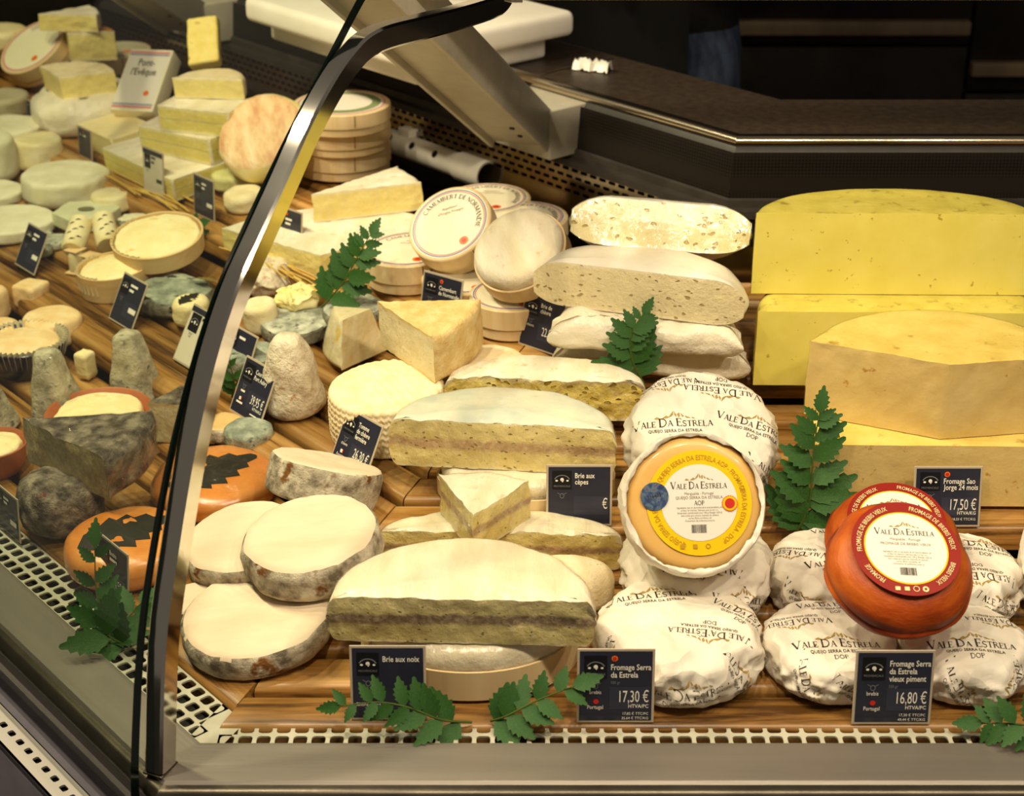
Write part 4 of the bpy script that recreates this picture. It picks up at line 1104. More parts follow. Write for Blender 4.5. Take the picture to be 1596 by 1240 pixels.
def wrapped(key, label, seed, prints, name='wrapped_cheese', group='paper wrapped round cheeses', amp=1.0):
    loc, rot, (w, d, h) = PLACE[key]
    rnd = random.Random(seed); off = Vector((seed * 3.7, seed * 1.9, seed * 2.3))
    def disp(v):
        r = math.hypot(v.x, v.y); a = math.atan2(v.y, v.x); out = Vector((0, 0, 0))
        side = max(0, min(1, (r / (w / 2) - .78) / .2)) * max(0, min(1, (1 - abs(v.z / h - .45) * 1.4) + .15))
        pl = 0
        for k in range(4):
            q = Vector((math.cos(a) * 2.2 * (1 + k), math.sin(a) * 2.2 * (1 + k), v.z * 45 * (1 + .6 * k))) + off * (k + 1)
            pl += (abs(noise.noise(q)) - .25) / (1 + .7 * k)
        rad = Vector((v.x, v.y, 0)); rad = rad.normalized() if rad.length > 1e-5 else rad
        out += rad * (-pl * .0105 * side * amp)
        q = Vector((v.x * 45, v.y * 45, v.z * 20)) + off
        top = max(0, min(1, v.z / h * 3 - 1.6))
        out.z += (abs(noise.noise(q)) - .2) * .0030 * top * amp
        return out
    ol = o_disc(w, d, 120)
    V, F, Mi = cake(*ol, h, .24, .14, .003, .004, .97, 14, 12, disp)
    o = link_mesh(name, V, F, paper_m, None, True, 70); o.location = loc; o.rotation_euler = [R(a) for a in rot]
    tag(o, label, 'wrapped cheese', group)
    # folded corner flap lying on the side
    bvh = BVHTree.FromPolygons(V, F)
    yaw = -rot[2]
    for kind, x, y, ang, s, full in prints:
        if kind == 'top':
            mx = Matrix.Translation((x * w / 2, y * d / 2, h)) @ Matrix.Rotation(R(ang), 4, 'Z')
            brand_print(o, bvh, mx, (0, 0, -1), s, full)
        else:         # on the side: x = direction in degrees (-90 faces the front), y = height
            ca, sa = math.cos(R(x)), math.sin(R(x))
            mx = Matrix.Translation((ca * w / 2, sa * w / 2, y * h)) @ Matrix.Rotation(R(x + 90), 4, 'Z') @ Matrix.Rotation(R(90), 4, 'X') @ Matrix.Rotation(R(ang), 4, 'Z')
            brand_print(o, bvh, mx, (-ca, -sa, 0), s, full)
    return o

def bars(w, h, n, seed, m, parent, mx):
    rnd = random.Random(seed); mb = MB(); x = -w / 2
    while x < w / 2:
        b = rnd.choice((.5, .5, 1, 1.6)) * w / 60; mb.add([(x, 0, 0), (x + b, 0, 0), (x + b, h, 0), (x, h, 0)], [(0, 1, 2, 3)]); x += b + rnd.choice((.5, .8, 1.2)) * w / 60
    o = mb.build('barcode', m, parent, False); o.matrix_local = mx; return o

def flatprint(parent, name, m, z, parts):
    mb = MB()
    for v, f in parts:
        if v: mb.add([(p[0], p[1], z) for p in v], f)
    return mb.build(name, m, parent, False)

# printed round label with ring text
def round_label(parent, r_out, r_in, z, ring_m, ring_ink, ring_texts, sub, kind, edge=None, seed=1):
    if edge: MB().disc(r_in + .0012, z + .00015, 64).build('label_rim', edge, parent, False)
    MB().disc(r_out, z, 72).build('label_ring', ring_m, parent, False)
    MB().disc(r_in, z + .0003, 72).build('label_centre', label_white, parent, False)
    parts = []
    for text, a, inward in ring_texts:
        rr = (r_out + r_in) / 2; sz = (r_out - r_in) * .50
        v, f = sans(text, sz, .004, .72, 'C')
        parts.append((bend(v, rr - sz * .36 if not inward else rr + sz * .36, a, inward), f))
    flatprint(parent, 'ring_lettering', ring_ink, z + .0006, parts)
    u = r_in / 30.0
    v, f = serif('VALE DA ESTRELA', 3.9 * u, 1.4); flatprint(parent, 'brand_lettering', ink, z + .0006, [(shift(v, 0, 11.0 * u), f)])
    v, f = mountain(13 * u); flatprint(parent, 'mountain_print', ink_gold, z + .0006, [(shift(v, 0, 17.6 * u), f)])
    v, f = sans('Mangualde - Portugal', 3.0 * u, 0, .9, 'C'); p1 = (shift(v, 0, 6.3 * u), f)
    v, f = sans(sub, 3.2 * u, 0, .95, 'C'); p2 = (shift(v, 0, (2.2 if kind == 'vieux' else 3.0) * u), f)
    flatprint(parent, 'subtitle_lettering', ink_grey, z + .0006, [p1, p2])
    if kind != 'vieux':
        v, f = serif('AOP', 3.4 * u, 1.0); flatprint(parent, 'mark_lettering', ink, z + .0006, [(shift(v, 0, -1.9 * u), f)])
    lines = ['Ingredients: Lait cru de brebis de la race bordaleira, sel', 'et fleur de chardon. Fabrique avec du lait cru.', 'Declaration nutritionnelle pour 100 g: Energie 1225 kJ', 'dont acides gras satures, hydrates de carbone', 'sucres, fibres, proteines, sel', 'Consommer de preference avant le:']
    parts = []
    for i, ln in enumerate(lines):
        v, f = sans(ln, 2.0 * u, .004 if i in (0, 2) else 0, .8, 'C'); wd = max(p[0] for p in v); k = min(1, 24.5 * u / wd)
        parts.append((shift([(p[0] * k, p[1], 0) for p in v], 0, (-4.4 - 2.05 * i) * u), f))
    flatprint(parent, 'ingredient_print', ink_grey, z + .0006, parts)
    bars(12 * u, 6.5 * u, 30, seed, ink, parent, Matrix.Translation((-1 * u, -23.6 * u, z + .0006)))

# ------------------------------------------------------------------ right run: yellow wheels
def smear(amp=.0006, sc=30, seed=0): return rough(amp, sc, seed, .5)
solid('sj_low', 'hard_cheese_half', 'half wheel of bright yellow hard cheese lying under another bright yellow half wheel', 'cheese', 'half', sj_rind, sj_paste, disp=smear(), rt=.16, rb=.06, group='yellow hard cheese halves')
solid('sj_top', 'hard_cheese_half', 'bright yellow hard cheese half wheel on top of its stack at the back', 'cheese', 'half', sj_rind, sj_paste, disp=smear(seed=2), rt=.10, rb=.05, group='yellow hard cheese halves', film=film_soft)
solid('sjf_low', 'hard_cheese_half', 'tan yellow aged half wheel on the slats under a wedge, behind the red cheeses', 'cheese', 'half', sj2_rind, sj2_paste, disp=smear(seed=3), rt=.30, rb=.12, group='tan aged cheese pieces')
solid('sjf_top', 'hard_cheese_wedge', 'big tan aged cheese wedge with blunt tip, pitted cut faces, on a half wheel', 'cheese', 'sector', sj2_rind, sj2_paste, ang=148, disp=smear(.001, 40, 4), rt=.10, rb=.06, crumb=.0006, group='tan aged cheese pieces', film=film_soft)

# ------------------------------------------------------------------ goat brie
crink = lambda amp, seed: (lambda v: noise.noise_vector(v * 30 + Vector((seed, 2, 1))) * amp + Vector((0, 0, (abs(noise.noise(v * 55 + Vector((seed, 5, 3)))) - .2) * amp)))
solid('bc_low', 'goat_brie', 'paper wrapped flat white goat brie lying lowest on the slats', 'cheese', 'half', paper_bc, None, disp=crink(.005, 1), rt=.45, rb=.3, nocut=True, ends=.25)
solid('bc_mid', 'goat_brie', 'paper wrapped goat brie half right beneath the cut brie with small holes', 'cheese', 'half', paper_bc, None, disp=crink(.005, 4), rt=.45, rb=.3, nocut=True, ends=.25)
solid('bc_cut', 'goat_brie', 'smooth white goat brie half with ivory cut face full of small holes', 'cheese', 'half', white_smooth, paste_chevre, disp=smear(.0012, 18, 5), rt=.42, rb=.25, bulge=.004, dome=.004, ends=.30)
solid('bc_top', 'goat_brie', 'film wrapped goat brie half tipped back on top, holey cut face showing', 'cheese', 'half', white_smooth, paste_top, disp=smear(.0015, 18, 6), rt=.42, rb=.40, bulge=.004, film=film_m, ends=.45, dome=.006)

# ------------------------------------------------------------------ camembert boxes
def camembert(key, label, open_face=False, printed=True):
    root, r, h = wooden_box(key, 'camembert_box', label, 'cheese box', 'camembert boxes', lid=True)
    z = h + .0003
    MB().disc(r * .93, z, 56).build('label', mat('camembert_label', 'efe4c4', 'f6edd4', 20, .5, .3, .02), root, False)
    MB().disc(r * .90, z + .0003, 56, r0=r * .875).build('blue_ring', blue_print, root, False)
    MB().disc(r * .86, z + .0003, 56, r0=r * .835).build('pink_ring', pink_print, root, False)
    if printed:
        v, f = serif('CAMEMBERT DE NORMANDIE', r * .115, 1.0, 'C', False)
        flatprint(root, 'ring_lettering', ink, z + .0004, [(bend(v, r * .66, 50), f)])
        a = sans('Appellation', r * .09, 0, .9, 'C'); b = sans("d'Origine Protegee", r * .09, 0, .9, 'C'); c = sans('Val', r * .16, 0, .9, 'C')
        flatprint(root, 'small_print', ink_grey, z + .0004, [(shift(a[0], .1 * r, .38 * r, -8), a[1]), (shift(b[0], .1 * r, .26 * r, -8), b[1])])
        flatprint(root, 'seal', orange_dot, z + .0004, [(MB().disc(r * .11, 0, 18, .22 * r, -.62 * r).v, MB().disc(r * .11, 0, 18).f)])
        flatprint(root, 'seal_centre', red_dot, z + .0006, [(MB().disc(r * .06, 0, 14, .22 * r, -.62 * r).v, MB().disc(r * .06, 0, 14).f)])
    return root
camembert('cam1', 'closed camembert box lying flat beside the white brie corner and a fern')
camembert('cam2', 'camembert box propped up with its printed label and orange seal facing out')
camembert('cam4', 'camembert box lying flat underneath the propped up camembert box')
camembert('cam5', 'camembert box lying flat under the unboxed white camembert, nearest the goat brie tag')
camembert('cam6', 'camembert box lying flat behind the propped boxes, further back of two')
camembert('cam7', 'camembert box lying flat just behind the unboxed white camembert')
root, r, h = wooden_box('cam3', 'open_camembert', 'unboxed white camembert tilted up in its open wooden box base', 'cheese', None, lid=None, open_h=.55)
V, F, Mi = cake(*o_disc(2 * (r - .0035), 2 * (r - .0035)), h - .003, .35, .2, .001, .001, disp=rough(.0012, 40, 8, .7))
q = link_mesh('camembert', V, F, white_rind, root, True, 60); q.location = (0, 0, .003)

# ------------------------------------------------------------------ brie de Meaux, boxes, washed rind
solid('meaux', 'brie_piece', 'large flat white brie piece lying on the rack under a brie wedge', 'cheese', 'sector', white_rind, paste_meaux, ang=112, amp=.0012, sc=40, rt=.35, rb=.2, crumb=.0008)
solid('meaux_w', 'brie_wedge', 'long pale yellow brie wedge lying on top of the large flat brie', 'cheese', 'sector', white_rind, paste_meaux, ang=30, amp=.0013, sc=60, rt=.25, rb=.2, crumb=.0008)
for k, lab in (('wbox1', 'round pale wooden cheese box, lowest of a stack of three'), ('wbox2', 'round pale wooden cheese box in the middle of a stack of three'), ('wbox3', 'round pale wooden cheese box with printed lid, topmost of a stack of three')):
    root, r, h = wooden_box(k, 'wooden_cheese_box', lab, 'cheese box', 'stacked wooden cheese boxes', lid=True)
    if k == 'wbox3':
        MB().disc(r * .92, h + .0003, 56).build('label', label_white, root, False)
        MB().disc(r * .9, h + .0006, 56, r0=r * .86).build('label_ring', pink_print, root, False)
        MB().disc(r * .8, h + .0006, 40, r0=r * .62).build('green_band', mat('green_band', '6f7f52', '85936a', 20), root, False)
solid('washed', 'washed_rind_cheese', 'round pink orange washed rind cheese tipped on edge behind the glass edge', 'cheese', 'disc', wash_rind, None, rt=.45, rb=.4, amp=.002, sc=40, seed=9, side=yellow_soft)

# ------------------------------------------------------------------ goat cheeses by the post
solid('g_cone', 'goat_cone', 'tall wrinkled beige goat cheese cone behind the dark 39,95 price tag', 'cheese', 'disc', stone_rind, None, taper=.42, rt=.12, rb=.10, amp=.004, sc=30, seed=11, bulge=.004)
solid('g_ash', 'ash_goat_disc', 'pale grey ash coated goat disc above the beige cone', 'cheese', 'disc', ash_rind, None, side=ash_side, amp=.0015, sc=50, seed=12)
solid('g_ash2', 'ash_goat_disc', 'mottled grey brown goat disc beside the cut tomme, with a yellow fleck', 'cheese', 'disc', ash_rind, None, side=ash_side, amp=.002, sc=45, seed=13)
solid('g_ash3', 'ash_goat_disc', 'rough grey green goat disc between the chrome post and the beige cone', 'cheese', 'disc', green_ash, None, side=ash_side, amp=.0025, sc=45, seed=14)
solid('g_wrap', 'wrapped_wedge', 'pale goat cheese wedge shrink wrapped in clear film beside the cut tomme', 'cheese', 'sector', pale_goat2, cream_soft, ang=60, film=film_m, amp=.0015, sc=40, rt=.15, rb=.1, taper=.55)
solid('g_rough', 'rough_goat_cheese', 'lumpy cream and grey rough rinded goat cheese next to the chrome post', 'cheese', 'disc', stone_rind, None, amp=.0075, sc=55, seed=16, rt=.4, rb=.25)
solid('g_pale', 'goat_cylinder', 'small smooth cream goat cylinder right beside the chrome post', 'cheese', 'disc', pale_goat2, None, amp=.001, sc=40, seed=17, rt=.2)
solid('g_paper', 'paper_goat', 'small pale goat cheese in folded yellowish paper below a fern', 'cheese', 'disc', yellow_soft, None, amp=.008, sc=70, seed=18, rt=.4)

loc, rot, (w, d, h) = PLACE['tomme_r']
def basket(v):
    a = math.atan2(v.y, v.x); r = math.hypot(v.x, v.y); top = max(0, min(1, (v.z / h - .9) / .08)); sd = max(0, min(1, (r / (w / 2) - .93) / .05)) * (1 - top)
    rad = Vector((v.x, v.y, 0)); rad = rad.normalized() if rad.length else rad
    knit = math.sin(a * 95 + 2.2 * math.sin(v.z * 620)) * .5 + math.sin(v.z * 950 + math.sin(a * 48)) * .6
    o = rad * (.0011 * knit * sd) + noise.noise_vector(v * 30) * .001
    o.z += top * .0007 * math.sin(v.x * 640 + v.y * 330) * (1 if v.x > -.01 else .3)
    return o
ol = o_disc(w, d, 340)
V, F, Mi = cake(*ol, h, .10, .06, .001, .001, .96, 34, 26, basket)
vt, ft = V, F
o = link_mesh('basket_tomme', V, F, basket_rind, None, True, 70); o.location = loc; o.rotation_euler = [R(a) for a in rot]
tag(o, 'cream goat tomme with basket weave side and ridged top under the cut tomme', 'cheese')
solid('tomme_c', 'tomme_wedge', 'cut goat tomme wedge with ivory paste and yellow rind on the ridged tomme', 'cheese', 'sector', ochre_rind, paste_tomme, ang=52, amp=.0012, sc=60, rt=.14, rb=.1, seed=20, crumb=.0006)
solid('rind_b', 'basket_goat', 'round cream goat cheese mostly hidden behind the cut tomme and brie', 'cheese', 'disc', basket_rind, None, amp=.001, sc=60, seed=21)

# ------------------------------------------------------------------ filled bries
solid('n1', 'filled_brie', 'white brie half with crumbly yellow cut face, behind the larger cepes brie', 'cheese', 'half', white_rind, paste_crumbly, disp=rough(.003, 45, 22, .6), rt=.28, rb=.2, dome=.004, ends=.10, crumb=.0022)
root, r, h = wooden_box('n3', 'wooden_cheese_tray', 'low pale wooden box under the cepes brie behind a dark tag', 'cheese box', 'wooden boxes under bries', open_h=.55)
V, F, Mi = cake(*o_disc(2 * (r - .005), PLACE['n3'][2][1] - .01), h - .004, .3, .2, 0, 0, disp=rough(.0015, 40, 23, .7)); q = link_mesh('brie', V, F, white_shiny, root, True, 60); q.location = (0, 0, .004)
solid('n2', 'filled_brie', 'film wrapped brie half with brown mushroom layer and bluish rind on a wooden box', 'cheese', 'half', white_blue, paste_cepes, disp=rough(.002, 40, 24, .6), rt=.22, rb=.2, dome=.005, film=film_soft, ends=.07, crumb=.0011)
solid('n5', 'filled_brie', 'film wrapped brie half with pinkish walnut layer, beneath the small brie wedge', 'cheese', 'half', white_shiny, paste_noix2, disp=rough(.0022, 40, 25, .6), rt=.26, rb=.2, dome=.003, film=film_soft, crumb=.0011, ends=.05)
solid('n4', 'filled_brie_wedge', 'small film wrapped brie wedge with walnut layer, tip pointing out over the walnut brie', 'cheese', 'sector', white_rind, paste_noix2, ang=66, disp=rough(.0015, 60, 26, .6), rt=.15, rb=.1, film=film_m, crumb=.0009)
solid('n8', 'whole_brie', 'whole white brie peeking out behind the right end of the walnut brie', 'cheese', 'disc', beige_rind, None, amp=.0012, sc=40, seed=27, rt=.35)
root, r, h = wooden_box('n7', 'wooden_cheese_tray', 'round wooden box holding a film wrapped brie under the big walnut brie', 'cheese box', 'wooden boxes under bries', open_h=.60)
V, F, Mi = cake(*o_disc(2 * (r - .004), PLACE['n7'][2][1] - .008), h - .004, .3, .2, .001, 0, disp=rough(.0015, 40, 28, .7)); q = link_mesh('brie', V, F, white_shiny, root, True, 60, ); q.location = (0, 0, .004)
fv = [p + (Vector((p.x, p.y, 0)).normalized() * .0012 if p.length else p) for p in V]; q2 = link_mesh('cling_film', fv, F, film_m, q)
solid('n6', 'filled_brie', 'large white brie half with dark walnut layer through shade dulled yellow cut face', 'cheese', 'half', white_shiny, paste_noix_shaded, disp=rough(.0022, 35, 29, .6), rt=.20, rb=.22, dome=.006, film=film_soft, ends=.07, crumb=.0011)

# ------------------------------------------------------------------ wrapped cheeses with print
wrapped('vw_front', 'paper wrapped round cheese with printed name standing behind the 17,30 price tag', 3,
        [('top', -.28, .40, 6, 1.05, False), ('top', .45, .72, 176, 1.0, False), ('top', .33, -.30, 172, .95, True), ('top', .82, .05, -35, .85, True),
         ('side', -86, .35, 8, .95, False), ('side', -50, .40, -75, .85, False), ('side', -150, .6, -65, .75, False)])
wrapped('vw_mid', 'paper wrapped round cheese under the opened amber cheese', 5,
        [('top', .0, -.6, 176, 1.0, True), ('side', -60, .5, -20, .8, False), ('side', -120, .5, 30, .8, False)])
wrapped('vw_back', 'paper wrapped round cheese propped up behind the opened amber cheese', 7,
        [('top', -.42, -.10, 3, 1.0, True), ('top', .25, .62, 176, 1.0, True), ('top', .66, -.05, -14, .95, True), ('side', -35, .5, -70, .8, False), ('top', -.5, .72, 190, .8, True)])
wrapped('vwr_fl', 'paper wrapped round cheese left of the 16,80 price tag, under the red cheese', 9,
        [('top', .0, -.45, 2, .98, True), ('top', -.55, .25, 182, .8, False), ('side', -120, .35, -65, .8, False), ('side', -78, .3, -40, .8, False), ('top', .1, .62, 4, .8, True)])
wrapped('vwr_fr', 'paper wrapped round cheese right of the 16,80 price tag, under the red cheese', 11,
        [('top', .05, -.42, 0, .98, True), ('top', .62, .35, 178, .8, False), ('side', -105, .35, -60, .8, False), ('side', -55, .4, 62, .8, False)])
wrapped('vwr_bl', 'paper wrapped round cheese behind the red cheeses on the fern side', 13,
        [('top', .15, -.35, 6, .98, True), ('top', .3, .70, 4, .8, True), ('top', -.66, .1, 160, .8, False), ('side', -120, .5, -20, .8, False)])
wrapped('vwr_br', 'paper wrapped round cheese behind the red cheeses under the 24 mois tag', 15,
        [('top', .45, .25, -6, .98, True), ('top', .15, -.55, 178, .9, True), ('side', -60, .5, -30, .8, False)])
wrapped('vwr_far', 'tall paper wrapped round cheese right of the two red cheeses', 17, [('side', -120, .5, 5, .8, False)], amp=.4)

# opened amber cheese with yellow ring label
loc, rot, (w, d, h) = PLACE['vw_open']; r = w / 2
V, F, Mi = cake(*o_disc(w * .965, w * .965), h, .22, .2, .001, .0, disp=rough(.0006, 20, 30, .4))
op = link_mesh('opened_cheese', V, F, amber, None, True, 60); op.location = loc; op.rotation_euler = [R(a) for a in rot]
tag(op, 'opened amber round cheese in white paper with a yellow ring label facing out', 'cheese')
n = 110; pv = []
prof = [(.60, -.0015, 0), (.93, -.0012, .4), (1.0, h * .3, 1), (1.0, h * .75, 1), (.995, h * .98, .6), (.978, h + .0020, .8), (.955, h + .0016, 1.0), (.942, h + .0006, 1.3)]
for j, (q, z, k) in enumerate(prof):
    for i in range(n):
        a = 2 * math.pi * i / n
        wob = noise.noise((math.cos(a) * 3, math.sin(a) * 3, j * .25)) * .0022 * k + abs(noise.noise((math.cos(a) * 9, math.sin(a) * 9, j * .5))) * .0016 * k
        rr = q * r + wob * (-1 if j > 5 else 1); low = .045 * r * (1 if j > 4 else 0) * (.5 - .5 * math.sin(a))
        pv.append((( rr - low * .4) * math.cos(a), (rr - low * .4) * math.sin(a), z + noise.noise((math.cos(a) * 6, math.sin(a) * 6, 4)) * .0010 * k))
pf = [(j * n + i, j * n + (i + 1) % n, (j + 1) * n + (i + 1) % n, (j + 1) * n + i) for j in range(len(prof) - 1) for i in range(n)]
link_mesh('paper_wrapper', pv, pf, paper_m, op, True, 70)
lab = empty('round_label', (.004, .001, h + .0012), (0, 0, 4)); lab.parent = op
zz = 0
round_label(lab, r * .73, r * .53, zz, label_yellow, label_gold, [('QUEIJO SERRA DA ESTRELA AOP - FROMAGE', 82, False), ('SERRA DA ESTRELA - DOP', -20, False), ('QUEIJO SERRA DA ESTRELA', 208, False)], 'QUEIJO SERRA DA ESTRELA', 'aop')
flatprint(lab, 'hologram_sticker', holo_m, .0010, [(MB().disc(r * .195, 0, 32, -r * .62, r * .10).v, MB().disc(1, 0, 32).f)])
v, f = sans('316403', r * .075, .01, .9, 'C'); flatprint(lab, 'hologram_number', ink, .0013, [(shift(v, -r * .62, r * .08, 14), f)])
star = [((r * .115 if i % 2 else r * .105) * math.cos(2 * math.pi * i / 40) + r * .42, (r * .115 if i % 2 else r * .105) * math.sin(2 * math.pi * i / 40) - r * .02, 0) for i in range(40)]
flatprint(lab, 'seal_rim', orange_dot, .0010, [(star, [tuple(range(40))])])
flatprint(lab, 'seal_yellow', label_yellow, .0012, [(MB().disc(r * .097, 0, 24, r * .42, -r * .02).v, MB().disc(1, 0, 24).f)])
flatprint(lab, 'seal_red', red_dot, .0014, [(MB().disc(r * .07, 0, 24, r * .42, -r * .02).v, MB().disc(1, 0, 24).f)])
mb = MB()
for x, a in ((-.16, 0), (-.05, 0)):
    b = MB().box(-.03 * r, .03 * r, -.03 * r, .03 * r, 0, .0001); mb.add(b.v, b.f, Matrix.Translation((x * r * 1.6, -r * .60, .0006)))
v, f = MB().disc(r * .035, .0006, 20, r * .10, -r * .60, r * .022).v, MB().disc(1, 0, 20, 0, 0, .5).f; mb.add(v, f)
mb.build('ring_symbols', label_gold, lab, False)

# red paprika cheeses
def red_cheese(key, label, seed):
    loc, rot, (w, d, h) = PLACE[key]; r = w / 2
    def disp(v):
        o_ = rough(.0018, 26, seed, .6)(v); z = abs(v.z / h - .5)
        rad = Vector((v.x, v.y, 0)); rad = rad.normalized() if rad.length else rad
        return o_ + rad * (.0012 * math.sin(v.z * 900 + 3 * noise.noise(v * 30)) * max(0, 1 - z * 2.2))
    V, F, Mi = cake(*o_disc(w, w, 96), h, .46, .46, .003, .002, 1, 10, 10, disp)
    o = link_mesh('paprika_cheese', V, F, piment, None, True, 70); o.location = loc; o.rotation_euler = [R(a) for a in rot]
    tag(o, label, 'cheese', 'red rubbed round cheeses')
    lb = empty('round_label', (0, .003, h + .0032)); lb.parent = o
    round_label(lb, r * .775, r * .575, 0, label_red, ink_cream, [('FROMAGE DE BREBIS VIEUX', 148, False), ('FROMAGE DE BREBIS VIEUX', 40, False), ('BREBIS VIEUX', -38, False), ('FROMAGE', 222, False)], 'FROMAGE DE BREBIS VIEUX', 'vieux', label_yellow, seed)
    mb = MB(); b = MB().box(-.035 * r, .035 * r, -.03 * r, .03 * r, 0, .0001)
    for x in (-.20, -.07): mb.add(b.v, b.f, Matrix.Translation((x * r, -r * .67, .0005)))
    for x, q0 in ((.06, .035), (.19, .02)):
        dd = MB().disc(r * .045, .0006, 20, x * r, -r * .665, r * q0); mb.add(dd.v, dd.f)
    mb.build('ring_symbols', ink_cream, lb, False)
red_cheese('red_b', 'orange red rubbed round cheese leaning behind the other red one', 41)
red_cheese('red_f', 'orange red rubbed round cheese with red ring label resting on wrapped cheeses', 43)

# ------------------------------------------------------------------ tommes in front of the post
tm = 'round tommes by the post'
solid('d4', 'small_tomme', 'round cream topped tomme with grey rind lying lowest on the slats', 'cheese', 'disc', tomme_top, None, side=grey_side, amp=.0020, sc=40, seed=50, rt=.28, rb=.3, group=tm, bulge=.002)
solid('d5', 'small_tomme', 'small tomme almost hidden behind the chrome post foot', 'cheese', 'disc', tomme_top, None, side=grey_side, amp=.0016, sc=40, seed=51, rt=.28, group=tm)
solid('d2', 'small_tomme', 'flat cream topped tomme with dark grey rind right against the chrome post', 'cheese', 'disc', tomme_top, None, side=grey_side, amp=.0020, sc=40, seed=52, rt=.24, rb=.25, group=tm)
solid('d3', 'small_tomme', 'cream topped tomme with orange spotted grey rind leaning on the lowest tomme', 'cheese', 'disc', tomme_top, None, side=grey_side, amp=.0020, sc=40, seed=53, rt=.26, rb=.3, group=tm, bulge=.002)
solid('d1', 'small_tomme', 'tomme tilted away with its grey mottled side showing, highest of the tommes', 'cheese', 'disc', tomme_top, None, side=grey_side, amp=.0018, sc=50, seed=54, rt=.12, rb=.12, group=tm)

# ------------------------------------------------------------------ behind the glass, front tier
def leaf_print(o, V, F, w, h, ang, s=1.0):
    bvh = BVHTree.FromPolygons(V, F)
    out = [((p.co.y - .5) * w * .80 * s, p.co.x * w * 1.05 * s, 0) for p in LEAF.vertices]; f = [tuple(p.vertices) for p in LEAF.polygons]
    mx = Matrix.Rotation(R(ang), 4, 'Z') @ Matrix.Translation((0, 0, h))
    decal('pressed_leaf', out, f, leaf_dark, o, bvh, mx, (0, 0, -1))
o, V, F = solid('o1', 'orange_leaf_cheese', 'glossy orange round cheese with pressed dark leaf, behind the chrome post', 'cheese', 'disc', orange_rind, None, amp=.0012, sc=30, seed=60, rt=.45, rb=.3, dome=.003, group='orange cheeses with leaves', film=film_m)
leaf_print(o, V, F, PLACE['o1'][2][0], PLACE['o1'][2][2], 40)
o, V, F = solid('o2', 'orange_leaf_cheese', 'glossy orange round cheese with pressed dark leaf behind the front fern', 'cheese', 'disc', orange_rind, None, amp=.0010, sc=30, seed=61, rt=.45, rb=.3, dome=.003, group='orange cheeses with leaves')
leaf_print(o, V, F, PLACE['o2'][2][0], PLACE['o2'][2][2], 35)
solid('l4', 'grey_tomme', 'dark purple grey lumpy tomme under the film wrapped grey quarter', 'cheese', 'disc', dark_grey_rind, None, amp=.005, sc=26, seed=62, rt=.4, rb=.3)
solid('l3', 'grey_tomme_wedge', 'film wrapped grey tomme quarter with olive cut face lying on a dark tomme', 'cheese', 'sector', dark_grey_rind, paste_dark, ang=46, amp=.003, sc=35, seed=63, rt=.2, rb=.15, film=film_m)
def bowl(key, name, label, cat, wall, fill, group=None, pleats=False, lip=.12, fz=.8):
    loc, rot, (w, d, h) = PLACE[key]; r = w / 2
    root = empty(name, loc, rot); tag(root, label, cat, group)
    MB().lathe([(0, 0), (r * .72, 0), (r * .86, h * .3), (r, h - .001), (r - .001, h), (r * .95, h - .001), (r * .82, h * .35), (0, h * .3)], 56).build('bowl', wall, root)
    if pleats:
        n = 96; pr = [(r * .86, h * .45), (r * .97, h * 1.10)]
        v = [((q + (.0016 if i % 2 else -.0016) * (1 + j)) * math.cos(2 * math.pi * i / n), (q + (.0016 if i % 2 else -.0016) * (1 + j)) * math.sin(2 * math.pi * i / n), z) for j, (q, z) in enumerate(pr) for i in range(n)]
        link_mesh('pleated_paper', v, [(i, (i + 1) % n, n + (i + 1) % n, n + i) for i in range(n)], mat('pleated_paper', 'd8d0b4', 'e4dcc2', 30), root, True, 20)
    V, F, Mi = cake(*o_disc(w * .84, w * .84), h * .55, .3, .1, 0, h * .12, disp=rough(.0022, 45, len(label), .8)); q = link_mesh('cheese', V, F, fill, root, True, 60); q.location = (0, 0, h * .42)
    return root
bowl('l5', 'terracotta_bowl', 'terracotta dish of pale yellow cheese behind the film wrapped grey quarter', 'bowl', terracotta, cream_soft, 'terracotta dishes of cheese')
bowl('l6', 'terracotta_bowl', 'terracotta dish of pale cheese cut off by the frame beside the dark tomme', 'bowl', terracotta, cream_soft, 'terracotta dishes of cheese')
solid('l7', 'film_wedge', 'pale cheese wedge in shiny crinkled film right behind the glass edge', 'cheese', 'sector', dark_grey_rind, paste_tomme, ang=60, film=film_m, amp=.002, sc=40, rt=.15)
solid('l8', 'tan_cut_cheese', 'small tan round cheese with dark rim behind the orange leaf cheese', 'cheese', 'disc', mat('tan_smooth_rind', 'c9a468', 'd9b87e', 30, .5), None, side=grey_side, amp=.0015, sc=40, seed=65)
solid('l9', 'grey_goat_disc', 'grey green mouldy goat disc beside the lower rail under the 39,95 tag', 'cheese', 'disc', green_ash, None, amp=.002, sc=45, seed=66)
pg = 'grey goat pyramids'
solid('py1', 'goat_pyramid', 'grey mottled goat pyramid beside the wooden rail and the white tag', 'cheese', 'box', pyramid_rind, None, taper=.42, amp=.0025, sc=30, seed=67, rt=.08, rb=.05, rc=.25, group=pg, film=film_soft)
solid('py2', 'goat_pyramid', 'grey mottled goat pyramid in front of the navy bowl', 'cheese', 'box', pyramid_rind, None, taper=.42, amp=.0025, sc=30, seed=68, rt=.08, rb=.05, rc=.25, group=pg, film=film_soft)
solid('py3', 'goat_pyramid', 'grey mottled goat pyramid cut off by the frame behind the dark tomme', 'cheese', 'box', pyramid_rind, None, taper=.42, amp=.0025, sc=30, seed=69, rt=.08, rb=.05, rc=.25, group=pg)
bowl('lb', 'navy_bowl', 'navy bowl with pleated paper and orange cream cheese', 'bowl', navy_glaze, peach_rind, None, True)
pc = 'small peach coloured goat cheeses'
